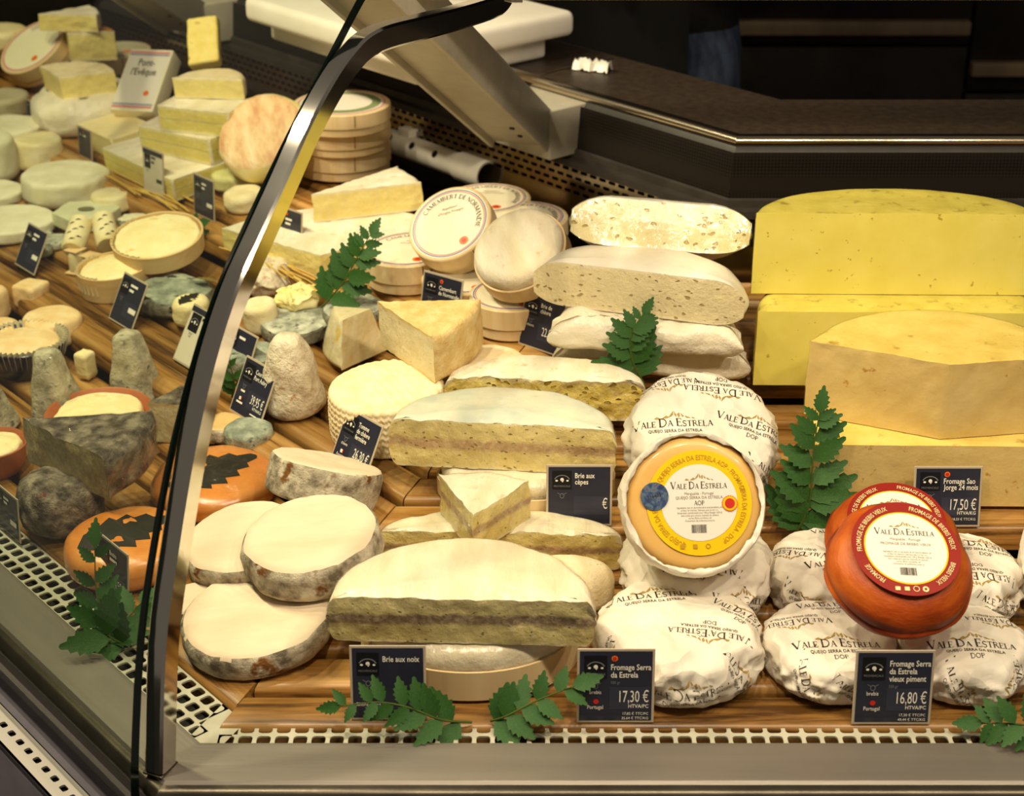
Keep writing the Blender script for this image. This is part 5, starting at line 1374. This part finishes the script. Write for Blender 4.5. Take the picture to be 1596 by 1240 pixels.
solid('oc1', 'peach_goat_cheese', 'peach coloured goat drum behind the navy bowl, wider than its neighbours', 'cheese', 'disc', peach_rind, None, amp=.0015, sc=40, seed=70, rt=.25, group=pc)
solid('oc2', 'peach_goat_cheese', 'peach coloured goat drum at the frame edge behind the navy bowl', 'cheese', 'disc', peach_rind, None, amp=.0015, sc=40, seed=71, rt=.25, group=pc)
solid('oc3', 'peach_goat_cheese', 'peach coloured square goat cheese next to the wooden rail', 'cheese', 'box', peach_rind, None, amp=.0015, sc=40, seed=72, rt=.15, rc=.15, group=pc)
solid('oc4', 'peach_goat_cheese', 'tall peach coloured goat cheese cut off by the frame beside a square one', 'cheese', 'disc', peach_rind, None, amp=.0015, sc=40, seed=73, rt=.25, group=pc)
solid('cr1', 'cream_goat_block', 'small cream goat block between two grey pyramids', 'cheese', 'box', cream_soft, None, amp=.001, sc=40, seed=74, rt=.15, rc=.15)

# ------------------------------------------------------------------ behind the glass, middle tier
solid('ash4', 'ash_goat_disc', 'wide grey green goat disc with dark wrinkled side beside a wooden tub', 'cheese', 'disc', green_ash, None, side=ash_side, amp=.003, sc=35, seed=80, rt=.4, rb=.3)
def tub(key, label, rx=0):
    loc, rot, (w, d, h) = PLACE[key]; root = empty('wooden_tub', loc, rot); tag(root, label, 'cheese tub', 'wooden tubs of soft cheese'); r = w / 2
    MB().lathe([(0, 0), (r - .002, 0), (r, h), (r - .0025, h), (r - .004, .002)], 56).build('tub_wall', wood_box_in, root)
    V, F, Mi = cake(*o_disc(w * .93, w * .93), h * .86, .25, .1, 0, h * .22, disp=rough(.002, 60, 81, .8)); q = link_mesh('cheese', V, F, cream_soft, root, True, 60); q.location = (0, 0, .003)
    n = 84; v = [((r * .96 + (.0012 if i % 2 else -.0012)) * math.cos(2 * math.pi * i / n), (r * .96 + (.0012 if i % 2 else -.0012)) * math.sin(2 * math.pi * i / n), z) for z in (h * .3, h * 1.08) for i in range(n)]
    link_mesh('pleated_paper', v, [(i, i + 1, n + i + 1, n + i) for i in range(30, 60)], mat('pleated_paper', 'd8d0b4', 'e4dcc2', 30), root, True, 20)
    return root
tub('tub1', 'round wooden tub of soft cheese standing on the slats under a larger tub')
tub('tub2', 'wide shallow wooden tub of yellow soft cheese resting on another tub').rotation_euler.x += R(8)
for i, (p, e, lab) in enumerate([((-.537, 1.912, .096), (115, 0, -4), 'small herb marked goat roll next to a dark tilted tag'), ((-.512, 1.920, .098), (115, 0, 18), 'small herb marked goat roll leaning against the wide wooden tub')]):
    q = MB().lathe([(0, 0), (.0125, 0), (.0142, .0015), (.0146, .025), (.0142, .048), (.0125, .050), (0, .050)], 28).build('goat_roll', pale_goat2); q.location = p; q.rotation_euler = [R(a) for a in e]; tag(q, lab, 'cheese', 'small goat rolls')
    mb = MB()
    for k in range(7):
        a = R(60 + 10 * math.sin(k * 2.1) * 3); z = .010 + .0055 * k; c = Vector((.01485 * math.cos(a), .01485 * math.sin(a), z))
        t = Vector((-math.sin(a), math.cos(a), 0)); u = Vector((0, 0, 1)); s_ = .0045
        mb.add([c - t * s_, c - u * .0011, c + t * s_ * .8 + u * .002, c + u * .0014], [(0, 1, 2, 3)])
    mb.build('herb_marks', leaf_dark, q, False).rotation_euler = (0, 0, R(25))
for i, (x, y, lab) in enumerate([(-.535, 1.862, 'tiny goat log standing on a wooden chip beside the dark tilted tag'), (-.512, 1.843, 'tiny goat log standing on a wooden chip under the herb marked roll'), (-.487, 1.838, 'tiny goat log on a wooden chip next to the lower wooden tub')]):
    root = empty('goat_log', (x, y, .0485)); tag(root, lab, 'cheese', 'tiny goat logs on wooden chips')
    MB().lathe([(0, .002), (.009, .002), (.010, .004), (.0095, .026), (.0085, .028), (0, .028)], 20).build('log', pale_goat2, root)
    bevel_box('wooden_chip', -.011, .011, -.012, .010, 0, .002, .0005, wood_box_in, root).rotation_euler = (0, 0, R(-20))
    bevel_box('top_chip', -.010, .010, -.010, .010, .0285, .0300, .0005, wood_box_in, root).rotation_euler = (0, 0, R(-30))
o, V, F = solid('leafw', 'leaf_goat_cheese', 'small cream goat cheese with a dark leaf beside the white tag', 'cheese', 'disc', cream_soft, None, amp=.002, sc=50, seed=83, rt=.3)
leaf_print(o, V, F, PLACE['leafw'][2][0], PLACE['leafw'][2][2], 60)
o, V, F = solid('hex', 'hexagonal_goat_cheese', 'pale green grey six sided goat cheese with a hole in its top', 'cheese', 'hex', mat('pale_green_goat', 'c9c9a6', 'd9d8ba', 40, .6, .25, .4), None, amp=.001, sc=40, seed=84, rt=.08, rb=.06)
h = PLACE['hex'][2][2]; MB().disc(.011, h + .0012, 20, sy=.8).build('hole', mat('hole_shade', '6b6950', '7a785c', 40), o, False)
solid('stone', 'stone_goat_cheese', 'small white goat lump with dark slate edge beside the six sided one', 'cheese', 'disc', pale_goat, None, side=ash_side, amp=.003, sc=60, seed=85, rt=.4)
gp_ = 'fresh white goat cheeses in rows'
solid('cylm', 'goat_drum', 'white goat drum between the six sided cheese and the wooden rail', 'cheese', 'disc', pale_goat2, None, taper=.85, amp=.0018, sc=40, seed=86, rt=.2, group=gp_)
solid('slab1', 'goat_disc', 'broad white goat disc behind the thin grey discs', 'cheese', 'disc', pale_goat, None, amp=.0018, sc=30, seed=87, rt=.25, group=gp_)
solid('slab2', 'goat_disc', 'large thick white goat wheel behind the six sided cheese', 'cheese', 'disc', pale_goat, None, amp=.003, sc=25, seed=88, rt=.2, group=gp_)
solid('cyl2', 'goat_drum', 'yellow veined tall white goat drum beside a dark tag', 'cheese', 'disc', pale_goat2, None, taper=.88, amp=.002, sc=35, seed=89, rt=.15, group=gp_)
solid('disc3', 'goat_disc', 'flat white goat disc behind the yellow veined drum', 'cheese', 'disc', pale_goat, None, amp=.0018, sc=30, seed=90, rt=.3, group=gp_)
solid('big1', 'goat_drum', 'tall grey white goat drum cut off by the frame', 'cheese', 'disc', mat('grey_white_goat', 'd8d4b6', 'e6e2c8', 30, .6, .25, .4), None, amp=.0018, sc=30, seed=91, rt=.15, group=gp_)
solid('big2', 'goat_disc', 'low white goat disc in front of the tall grey white drum', 'cheese', 'disc', pale_goat, None, amp=.0018, sc=40, seed=92, rt=.3, group=gp_)
fl = 'thin grey goat discs'
solid('flat1', 'thin_goat_disc', 'thin pale grey goat disc topmost of a small pile behind a dark tag', 'cheese', 'disc', ash_rind, None, amp=.001, sc=60, seed=93, rt=.4, group=fl)
solid('flat2', 'thin_goat_disc', 'thin pale grey goat disc touching the herb marked roll', 'cheese', 'disc', ash_rind, None, amp=.001, sc=60, seed=94, rt=.4, group=fl)
solid('flat3', 'thin_goat_disc', 'thin dark grey goat disc right behind the tilted dark tag', 'cheese', 'disc', ash_side, None, amp=.001, sc=60, seed=95, rt=.4, group=fl)

# ------------------------------------------------------------------ behind the glass, upper tier
us = 'soft yellow cheese slabs'
solid('lowlong', 'cheese_slab', 'long yellow layered cheese slab on straw behind the white tag', 'cheese', 'box', white_rind, paste_yellow, cutset=(0, 1, 2, 3), amp=.001, sc=40, seed=100, rt=.2, rc=.03, group=us)
solid('lowslab', 'cheese_slab', 'short flat cheese slab with paper lid beside the long yellow slab', 'cheese', 'box', cream_soft, yellow_soft, cutset=(0, 1, 2, 3), amp=.0008, sc=40, seed=101, rt=.15, rc=.03, group=us)
solid('us3', 'cheese_slab', 'film wrapped yellow slab with grey middle line, lowest of a stack of three', 'cheese', 'box', white_rind, paste_yellow, cutset=(0, 1, 2, 3), amp=.001, sc=40, seed=102, rt=.2, rc=.04, group=us, film=film_soft)
solid('us2', 'cheese_slab', 'film wrapped yellow slab in the middle of a stack of three', 'cheese', 'box', white_rind, paste_yellow, cutset=(0, 1, 2, 3), amp=.001, sc=40, seed=103, rt=.2, rc=.04, group=us, film=film_soft)
solid('us1', 'cheese_slab', 'small rounded yellow piece topmost of a stack of three slabs', 'cheese', 'half', beige_rind, paste_meaux, amp=.0012, sc=40, seed=104, rt=.3, group=us, film=film_soft)
solid('stick', 'cheese_stick', 'yellow cheese stick standing upright behind the stacked slabs', 'cheese', 'box', mat('golden_paste', 'e8cf6a', 'f2de8a', 60, .5, .3, .4, speck=('c9a23c', 60, .6, .7)), None, amp=.001, sc=60, seed=105, rt=.2, rc=.1)
loc, rot, (w, d, h) = PLACE['upont']
pb = empty('square_cheese_box', loc, rot); tag(pb, "upright square cardboard cheese box with pink bands and orange seal", 'cheese box')
bevel_box('box', -w / 2, w / 2, -d / 2, d / 2, 0, h, .002, mat('cream_card', 'efe6c4', 'f5edd2', 20, .5), pb)
flatprint(pb, 'front_label', label_white, h + .0004, [([(-w * .46, -d * .47, 0), (w * .46, -d * .47, 0), (w * .46, d * .47, 0), (-w * .46, d * .47, 0)], [(0, 1, 2, 3)])])
flatprint(pb, 'pink_bands', pink_print, h + .0008, [([(-w * .46, y, 0), (w * .46, y, 0), (w * .46, y + d * .035, 0), (-w * .46, y + d * .035, 0)], [(0, 1, 2, 3)]) for y in (-d * .46, d * .42)])
flatprint(pb, 'blue_bands', blue_print, h + .0008, [([(-w * .46, y, 0), (w * .46, y, 0), (w * .46, y + d * .018, 0), (-w * .46, y + d * .018, 0)], [(0, 1, 2, 3)]) for y in (-d * .41, d * .39)])
a = sans('Pont-', .017, .012, .75, 'C'); b = sans("l'Evêque", .017, .012, .75, 'C')
flatprint(pb, 'name_lettering', ink, h + .0008, [(shift(a[0], 0, d * .22), a[1]), (shift(b[0], 0, d * .07), b[1])])
flatprint(pb, 'seal', orange_dot, h + .0008, [(MB().disc(.0045, 0, 16, w * .22, -d * .22).v, MB().disc(1, 0, 16).f)])
solid('uwhite', 'paper_wrapped_cheese', 'large cheese wheel in crumpled white paper under a washed wedge', 'wrapped cheese', 'disc', paper_bc, None, disp=crink(.007, 9), rt=.4, rb=.3)
solid('uwash', 'washed_rind_wedge', 'cut beige rind wedge lying on the white paper wrapped wheel', 'cheese', 'sector', beige_rind, paste_meaux, ang=110, amp=.002, sc=50, seed=107, rt=.15, side=mat('brown_side_rind', 'b58a5a', 'd9b888', 50, .6, .2, .6))
root, r, h = wooden_box('ubox', 'round_cheese_box', 'round cheese box propped up with pink ring label and orange seal', 'cheese box', None, lid=True)
MB().disc(r * .94, h + .0003, 56).build('label', mat('cream_label', 'ece6c0', 'f2ecce', 20, .5), root, False)
MB().disc(r * .92, h + .0006, 56, r0=r * .86).build('pink_ring', pink_print, root, False)
v, f = serif('LES', r * .12, 1.0, 'C', False); flatprint(root, 'ring_lettering', ink, h + .0007, [(bend(v, r * .68, 80), f)])
flatprint(root, 'seal', orange_dot, h + .0007, [(MB().disc(r * .1, 0, 16, r * .1, -r * .6).v, MB().disc(1, 0, 16).f)])
root, r, h = wooden_box('ugrey', 'round_cheese_box', 'flat round grey lidded cheese box behind the washed wedge', 'cheese box', None, lid=True)
MB().disc(r * .95, h + .0003, 48).build('label', grey_flat, root, False)
flatprint(root, 'seal', orange_dot, h + .0006, [(MB().disc(r * .13, 0, 16, r * .35, -r * .3).v, MB().disc(1, 0, 16).f)])
solid('uorange', 'brown_rind_wedge', 'yellow cheese wedge with brown orange rind under a pale wedge', 'cheese', 'sector', mat('brown_orange_rind', 'b5772c', 'cf9442', 40, .5, .3, .4), paste_meaux, ang=100, amp=.0015, sc=50, seed=108, rt=.15)
solid('uwedge', 'pale_wedge', 'pale yellow cheese wedge lying on the brown orange rind wedge', 'cheese', 'sector', white_rind, paste_meaux, ang=50, amp=.0018, sc=50, seed=109, rt=.2)
solid('ufar1', 'white_cheese', 'white round cheese behind the propped up round box', 'cheese', 'disc', cream_soft, None, amp=.0015, sc=40, seed=110, rt=.3)
solid('ufar2', 'white_cheese', 'pale flat round cheese between the propped round box and the goat discs', 'cheese', 'disc', grey_flat, None, amp=.001, sc=40, seed=111, rt=.25)
solid('ublob', 'fresh_cheese', 'small creamy white fresh cheese near the rail in front of the pink washed round', 'cheese', 'disc', pale_goat2, None, amp=.002, sc=40, seed=112, rt=.35)
solid('ugreen', 'herb_cheese', 'flat pale green herb coated cheese under the pink washed round', 'cheese', 'disc', mat('herb_green', 'b9b878', 'd9d69a', 40, .6, .25, .4), None, amp=.0012, sc=40, seed=113, rt=.3)
# straw mats under the slabs
rnd = random.Random(3)
for x, y, n_, lab in ((-.468, 2.08, 16, 'loose golden straw sticks under the long yellow slab'), (-.222, 1.762, 14, 'loose golden straw sticks under the large flat brie')):
    root = empty('straw_mat', (x, y, g_height(.50) + .002)); tag(root, lab, 'straw', 'straw under the cheeses'); root.rotation_euler = (0, 0, R(-49))
    for i in range(n_):
        a = rnd.uniform(-.10, .10); b = rnd.uniform(-.045, -.005); s_ = rnd.uniform(.03, .06); yw = rnd.uniform(-.12, .12)
        MB().tube([(a - s_, b - s_ * yw, .001 + .004 * rnd.random()), (a, b, .002 + .004 * rnd.random()), (a + s_, b + s_ * yw, .001)], .0011, 5).build('straw', mat('straw', 'c9a14a', 'd9b866', 60, .5), root)

# ------------------------------------------------------------------ price tags
navy = 'dark price tags'
def rt(key, label, loc, W, H, rot, lean, **k): price_tag(label, loc, W, H, rot, lean, **k)
rt('noix', 'navy price tag for walnut brie, partly covered by a fern', (-.096, 1.0270, .0006), .055, .061, 0, 10, title=('Brie aux noix',), place_name='Rhône-Alpes', animal=' ', flag='fr')
rt('serra', 'navy price tag with 17,30 euro price before a wrapped cheese', (.0802, 1.0235, .0006), .056, .061, 0, 9, title=('Fromage Serra', 'da Estrela'), weight='500 gr', price='17,30 €', unit='HTVA/PC', animal='brebis', place_name='Portugal', flag='pt', small=('17,82 € TTC/PC', '35,64 € TTC/KG'), dop=True)
rt('piment', 'navy price tag with 16,80 euro price between two wrapped cheeses', (.2944, 1.0215, .0006), .057, .061, 0, 9, title=('Fromage Serra', 'da Estrela', 'vieux piment'), weight='350 gr', price='16,80 €', unit='HTVA/PC', animal='brebis', place_name='Portugal', flag='pt', small=('17,30 € TTC/PC', '49,44 € TTC/KG'))
rt('jorge', 'navy price tag behind the red cheeses for the 24 month aged cheese', (.3884, 1.2540, .0415), .057, .054, 0, 14, title=('Fromage Sao', 'Jorge 24 mois'), price='17,50 €', unit='HTVA/KG', dop=True, small=('18,33 € TTC/KG',))
rt('cepes', 'navy price tag for the mushroom brie in front of a wooden box', (.0600, 1.2560, .0415), .055, .055, 0, 12, title=('Brie aux', 'cèpes'), price='  €', animal=' ')
rt('chevre', 'navy price tag for goat brie between a camembert box and brie', (.0275, 1.540, .0865), .052, .056, -40, 12, title=('Brie de', 'chèvre'), price='22,90 €', animal='chèvre')
rt('camem', 'navy price tag with orange seal in front of the camembert boxes', (-.080, 1.600, .0865), .050, .056, -36, 12, title=('Camembert', 'de Normandie'), dop=True, price='  €', animal='vache')
rt('tomme', 'navy price tag with 26,30 euro price before the basket weave tomme', (-.1575, 1.3512, .0437), .053, .056, -49, 26, title=('Tomme', 'de chèvre', 'fermière'), price='26,30 €', unit='HTVA/KG', animal='chèvre', place_name='Auvergne', flag='fr', small=('#6',))
rt('couronne', 'navy price tag with 39,95 euro price before the beige cone', (-.2720, 1.4675, .0430), .053, .058, -49, 26, title=('Couronne de', 'Port Aubry'), price='39,95 €', unit='HTVA/KG', animal='#2', place_name='#3', flag='fr', small=('#6',))
rt('dark1', 'navy price tag half hidden by the chrome post near a grey disc', (-.300, 1.560, .0463), .050, .052, -49, 24, title=('#2.4',), price='  €')
rt('meaux', 'navy price tag with orange seal beside the large flat brie', (-.2715, 1.835, .0853), .048, .052, -42, 6, title=('#2.5', '#2'), dop=True, price='#2.2', detail=False)
rt('dark2', 'navy price tag on the upper rail beside creamy fresh cheese', (-.3932, 1.960, .0842), .046, .052, -49, 4, title=('#2.4', '#1.6'), price='#2', detail=False)
rt('white1', 'pale price tag with dark header in front of the long yellow slab', (-.4752, 2.050, .0840), .046, .060, -46, 4, title=('#2.4', '#1.6'), price='#2', white=True, detail=False)
rt('dark3', 'navy price tag in front of the short flat slab', (-.6042, 2.210, .0844), .036, .042, -49, 4, title=('#2.4',), dop=True, detail=False)
rt('dark4', 'navy price tag tilted back on the rail before thin grey discs', (-.6066, 1.8790, .0446), .050, .054, -49, 28, title=('#3', '#2'), price='#2', detail=False)
rt('dark5', 'navy price tag tilted back on the rail before the wooden tub', (-.4495, 1.7040, .0449), .050, .056, -49, 28, title=('#3.2', '#2'), price='#2.2', detail=False)
rt('white2', 'large pale price tag with dark header beside the glass edge', (-.3513, 1.5880, .0447), .058, .064, -49, 30, title=('#3',), price='#2', white=True, detail=False)
rt('petits', 'navy price tag behind the front fern before the orange leaf cheese', (-.3478, 1.1920, .0022), .050, .056, -49, 6, title=('Brebis', '#2.6'), price='14,50 €')
rt('dark6', 'navy price tag at the grille before the dark lumpy tomme', (-.4717, 1.3085, .0022), .046, .044, -49, 4, title=('#2.4', '#1.6'), price='#2', detail=False)
rt('dark7', 'tiny navy price tag in front of the crumpled paper wheel', (-.7308, 2.400, .0872), .030, .026, -49, 4, title=(), detail=False)
rt('dark8', 'tiny navy price tag in front of the pale flat round', (-.7812, 2.420, .0852), .026, .024, -49, 4, title=(), detail=False)

# ------------------------------------------------------------------ ferns
fern('big upright green fern sprig between the propped wrapped cheese and aged wedge', [(.2553, 1.250, .040), (.2637, 1.250, .0707), (.264, 1.255, .1194), (.2676, 1.26, .1545)], (0, -1, .45), .056, 9, .34, 1, base_bare=.02, wide=1.15)
fern('green fern sprig standing in front of the wrapped goat brie', [(.1315, 1.45, .090), (.1182, 1.45, .1171), (.1173, 1.45, .1447), (.1282, 1.455, .1643)], (0, -1, .5), .044, 7, .35, 2, wide=1.15)
fern('green fern sprig in front of the large flat brie and camembert', [(-.2119, 1.66, .085), (-.186, 1.66, .1149), (-.1669, 1.66, .1488), (-.1539, 1.665, .17)], (-.2, -1, .4), .042, 7, .4, 3, wide=1.2)
fern('upright dark fern sprig on the grille before the orange leaf cheese', [(-.3178, 1.125, .002), (-.3357, 1.1191, .02), (-.3442, 1.1357, .05), (-.3449, 1.1513, .085)], (-.3, -1, .5), .042, 6, .45, 4, wide=1.15)
fern('low fern sprig on the grille at the foot of the glass edge', [(-.337, 1.1198, .006), (-.3223, 1.1429, .02), (-.3053, 1.157, .03)], (-.2, -.8, .8), .034, 4, .5, 5, wide=1.1)
fern('fern sprig lying across the walnut brie price tag', [(-.0314, 1.0208, .003), (-.054, 1.0120, .012), (-.0788, 1.0100, .025), (-.1034, 1.0100, .030), (-.133, 1.010, .026)], (0, -.9, .6), .031, 7, .5, 6, wide=1.1)
fern('fern sprig lying in front of the round wooden box', [(-.0165, 1.0224, .003), (-.004, 1.0171, .012), (.0208, 1.0200, .025), (.0481, 1.0240, .035)], (0, -.8, .7), .033, 5, .6, 7, wide=1.2)
fern('fern sprig hanging over the grille beside the last wrapped cheese', [(.4151, 1.0049, .004), (.3859, .9985, .018), (.3591, 1.0051, .014)], (0, -.8, .7), .030, 5, .6, 8, wide=1.2)
fern('small fern sprig tucked behind the 39,95 price tag', [(-.2907, 1.512, .046), (-.2856, 1.505, .0655), (-.2896, 1.502, .0944)], (-.3, -1, .5), .030, 4, .5, 9)
fern('small bright fern tip at the upper rail behind the wide wooden tub', [(-.4076, 1.915, .066), (-.4009, 1.915, .085), (-.3918, 1.91, .092)], (-.3, -1, .6), .028, 3, .6, 10, wide=1.3)
for x, y, z, rz, s_, lab in ((-.405, 1.80, .072, 20, .035, 'dry brown leaf under the wide wooden tub'), (-.345, 1.755, .078, 80, .030, 'dry olive leaf lying on the wide grey goat disc')):
    o = bpy.data.objects.new('dry_leaf', LEAF.copy()); o.data.materials.clear(); o.data.materials.append(leaf_dry); COL.objects.link(o); o.location = (x, y, z); o.rotation_euler = (R(10), R(15), R(rz)); o.scale = (s_ * 1.6, s_, s_); tag(o, lab, 'leaf')

# ------------------------------------------------------------------ shop assistant behind the counter, seen at the hip
def person():
    root_z = -.85
    J = {'pelvis': (.0, 0, .97, .125, .15), 'belly': (-.01, 0, 1.10, .11, .145), 'chest': (-.01, 0, 1.28, .12, .165), 'neck0': (.01, 0, 1.46, .06, .07), 'neck': (.0, 0, 1.54, .05, .05), 'head0': (-.015, 0, 1.63, .085, .075), 'head1': (-.01, 0, 1.74, .06, .06)}
    E_ = [('pelvis', 'belly'), ('belly', 'chest'), ('chest', 'neck0'), ('neck0', 'neck'), ('neck', 'head0'), ('head0', 'head1')]
    for s, t in ((-1, 'a'), (1, 'b')):
        J.update({'hip' + t: (.01, s * .09, .90, .105, .10), 'knee' + t: (-.02, s * .10, .50, .065, .065), 'ankle' + t: (.02, s * .10, .09, .045, .045), 'toe' + t: (-.13, s * .11, .04, .035, .04),
                  'sh' + t: (.0, s * .19, 1.42, .06, .06), 'el' + t: (.03, s * .25, 1.20, .045, .045), 'wr' + t: (-.16, s * .20, 1.25, .032, .03), 'hand' + t: (-.23, s * .17, 1.27, .032, .02)})
        E_ += [('pelvis', 'hip' + t), ('hip' + t, 'knee' + t), ('knee' + t, 'ankle' + t), ('ankle' + t, 'toe' + t), ('neck0', 'sh' + t), ('sh' + t, 'el' + t), ('el' + t, 'wr' + t), ('wr' + t, 'hand' + t)]
        for q, (dx, dy, dz) in enumerate(((-.07, -.024, -.02), (-.085, -.008, -.024), (-.085, .008, -.024), (-.07, .022, -.022), (-.035, -.04 * s, .0))):
            J[f'f{q}{t}'] = (-.23 + dx * .5, s * .17 + dy, 1.27 + dz * .4, .010, .010); J[f'g{q}{t}'] = (-.23 + dx, s * .17 + dy * 1.15, 1.27 + dz, .008, .008)
            E_ += [('hand' + t, f'f{q}{t}'), (f'f{q}{t}', f'g{q}{t}')]
    names = list(J); me = bpy.data.meshes.new('person')
    me.from_pydata([J[n][:3] for n in names], [(names.index(a), names.index(b)) for a, b in E_], [])
    o = bpy.data.objects.new('person', me); COL.objects.link(o)
    md = o.modifiers.new('skin', 'SKIN'); md.use_smooth_shade = True
    sk = me.skin_vertices[0].data if me.skin_vertices else None
    if sk is None:
        bm = bmesh.new(); bm.from_mesh(me); bm.verts.layers.skin.verify(); bm.to_mesh(me); bm.free(); sk = me.skin_vertices[0].data
    for i, n in enumerate(names): sk[i].radius = J[n][3:5]; sk[i].use_root = (n == 'pelvis')
    ss = o.modifiers.new('sub', 'SUBSURF'); ss.levels = ss.render_levels = 2
    k = NT('jeans_shirt_skin'); tc = k.coords(); sep = k.n('ShaderNodeSeparateXYZ'); k.l(tc, sep.inputs[0])
    wv = k.noise(k.coords((1, 1, .3)), 60, 4)
    jeans = k.ramp(wv, [(.35, srgb('2a3144')), (.65, srgb('4a566e'))])
    zz = k.ramp(sep.outputs[2], [(0, (0, 0, 0, 1)), (1, (1, 1, 1, 1))])
    def above(z, below, over):
        c = k.n('ShaderNodeMath', operation='GREATER_THAN'); k.l(sep.outputs[2], c.inputs[0]); c.inputs[1].default_value = z; return k.mix(c.outputs[0], below, over)
    col = above(.09, srgb('0d0b0a'), jeans); col = above(1.045, col, srgb('120f0e')); col = above(1.50, col, srgb('b98868'))
    k.bsdf(col, .75, .2, bump=wv, bstr=.4); me.materials.append(k.m)
    o.location = (.235, 2.62, root_z); o.rotation_euler = (0, 0, R(20))
    tag(o, 'person in blue jeans and black top standing behind the worktop, seen at the hip', 'person')
    # black apron hanging in front of the thighs
    n = 10; v = []
    for j in range(9):
        for i in range(n + 1):
            a = R(100 + 160 * i / n); z = 1.12 - .62 * j / 8
            v.append((-.005 + (.150 + .012 * math.sin(i * 2.1 + j * .3)) * math.cos(a), (.185 + .01 * j / 8) * math.sin(a), z))
    link_mesh('apron', v, [(j * (n + 1) + i, j * (n + 1) + i + 1, (j + 1) * (n + 1) + i + 1, (j + 1) * (n + 1) + i) for j in range(8) for i in range(n)], flat('black_apron', '0b0909', .8, .2), o)
    # hair and face details
    hv, hf = MB().lathe([(.0, .115), (.05, .105), (.085, .06), (.094, 0), (.085, -.04)], 24).v, MB().lathe([(.0, .115), (.05, .105), (.085, .06), (.094, 0), (.085, -.04)], 24).f
    q = link_mesh('hair', hv, hf, flat('brown_hair', '2a1c12', .6), o); q.location = (.008, 0, 1.67)
    for s in (-1, 1):
        q = MB().lathe([(0, .011), (.006, .009), (.010, 0), (.006, -.009), (0, -.011)], 12).build('eye', flat('eye_white', 'd8d0c8', .3), o); q.location = (-.088, s * .030, 1.665)
        q = MB().lathe([(0, .028), (.010, .02), (.013, 0), (.008, -.025), (0, -.03)], 10).build('ear', flat('skin_tone', 'b98868', .6), o); q.location = (-.01, s * .078, 1.655)
    q = MB().tube([(-.095, 0, 1.665), (-.108, 0, 1.64), (-.113, 0, 1.628), (-.095, 0, 1.62)], [.006, .009, .012, .008], 8).build('nose', flat('skin_tone', 'b98868', .6), o)
    MB().tube([(-.092, -.022, 1.595), (-.100, 0, 1.596), (-.092, .022, 1.595)], [.003, .005, .003], 6).build('mouth', flat('lip', '8f5548', .6), o)
person()
for o in bpy.data.objects:
    if '_h' in o: del o['_h']
bpy.context.view_layer.update()
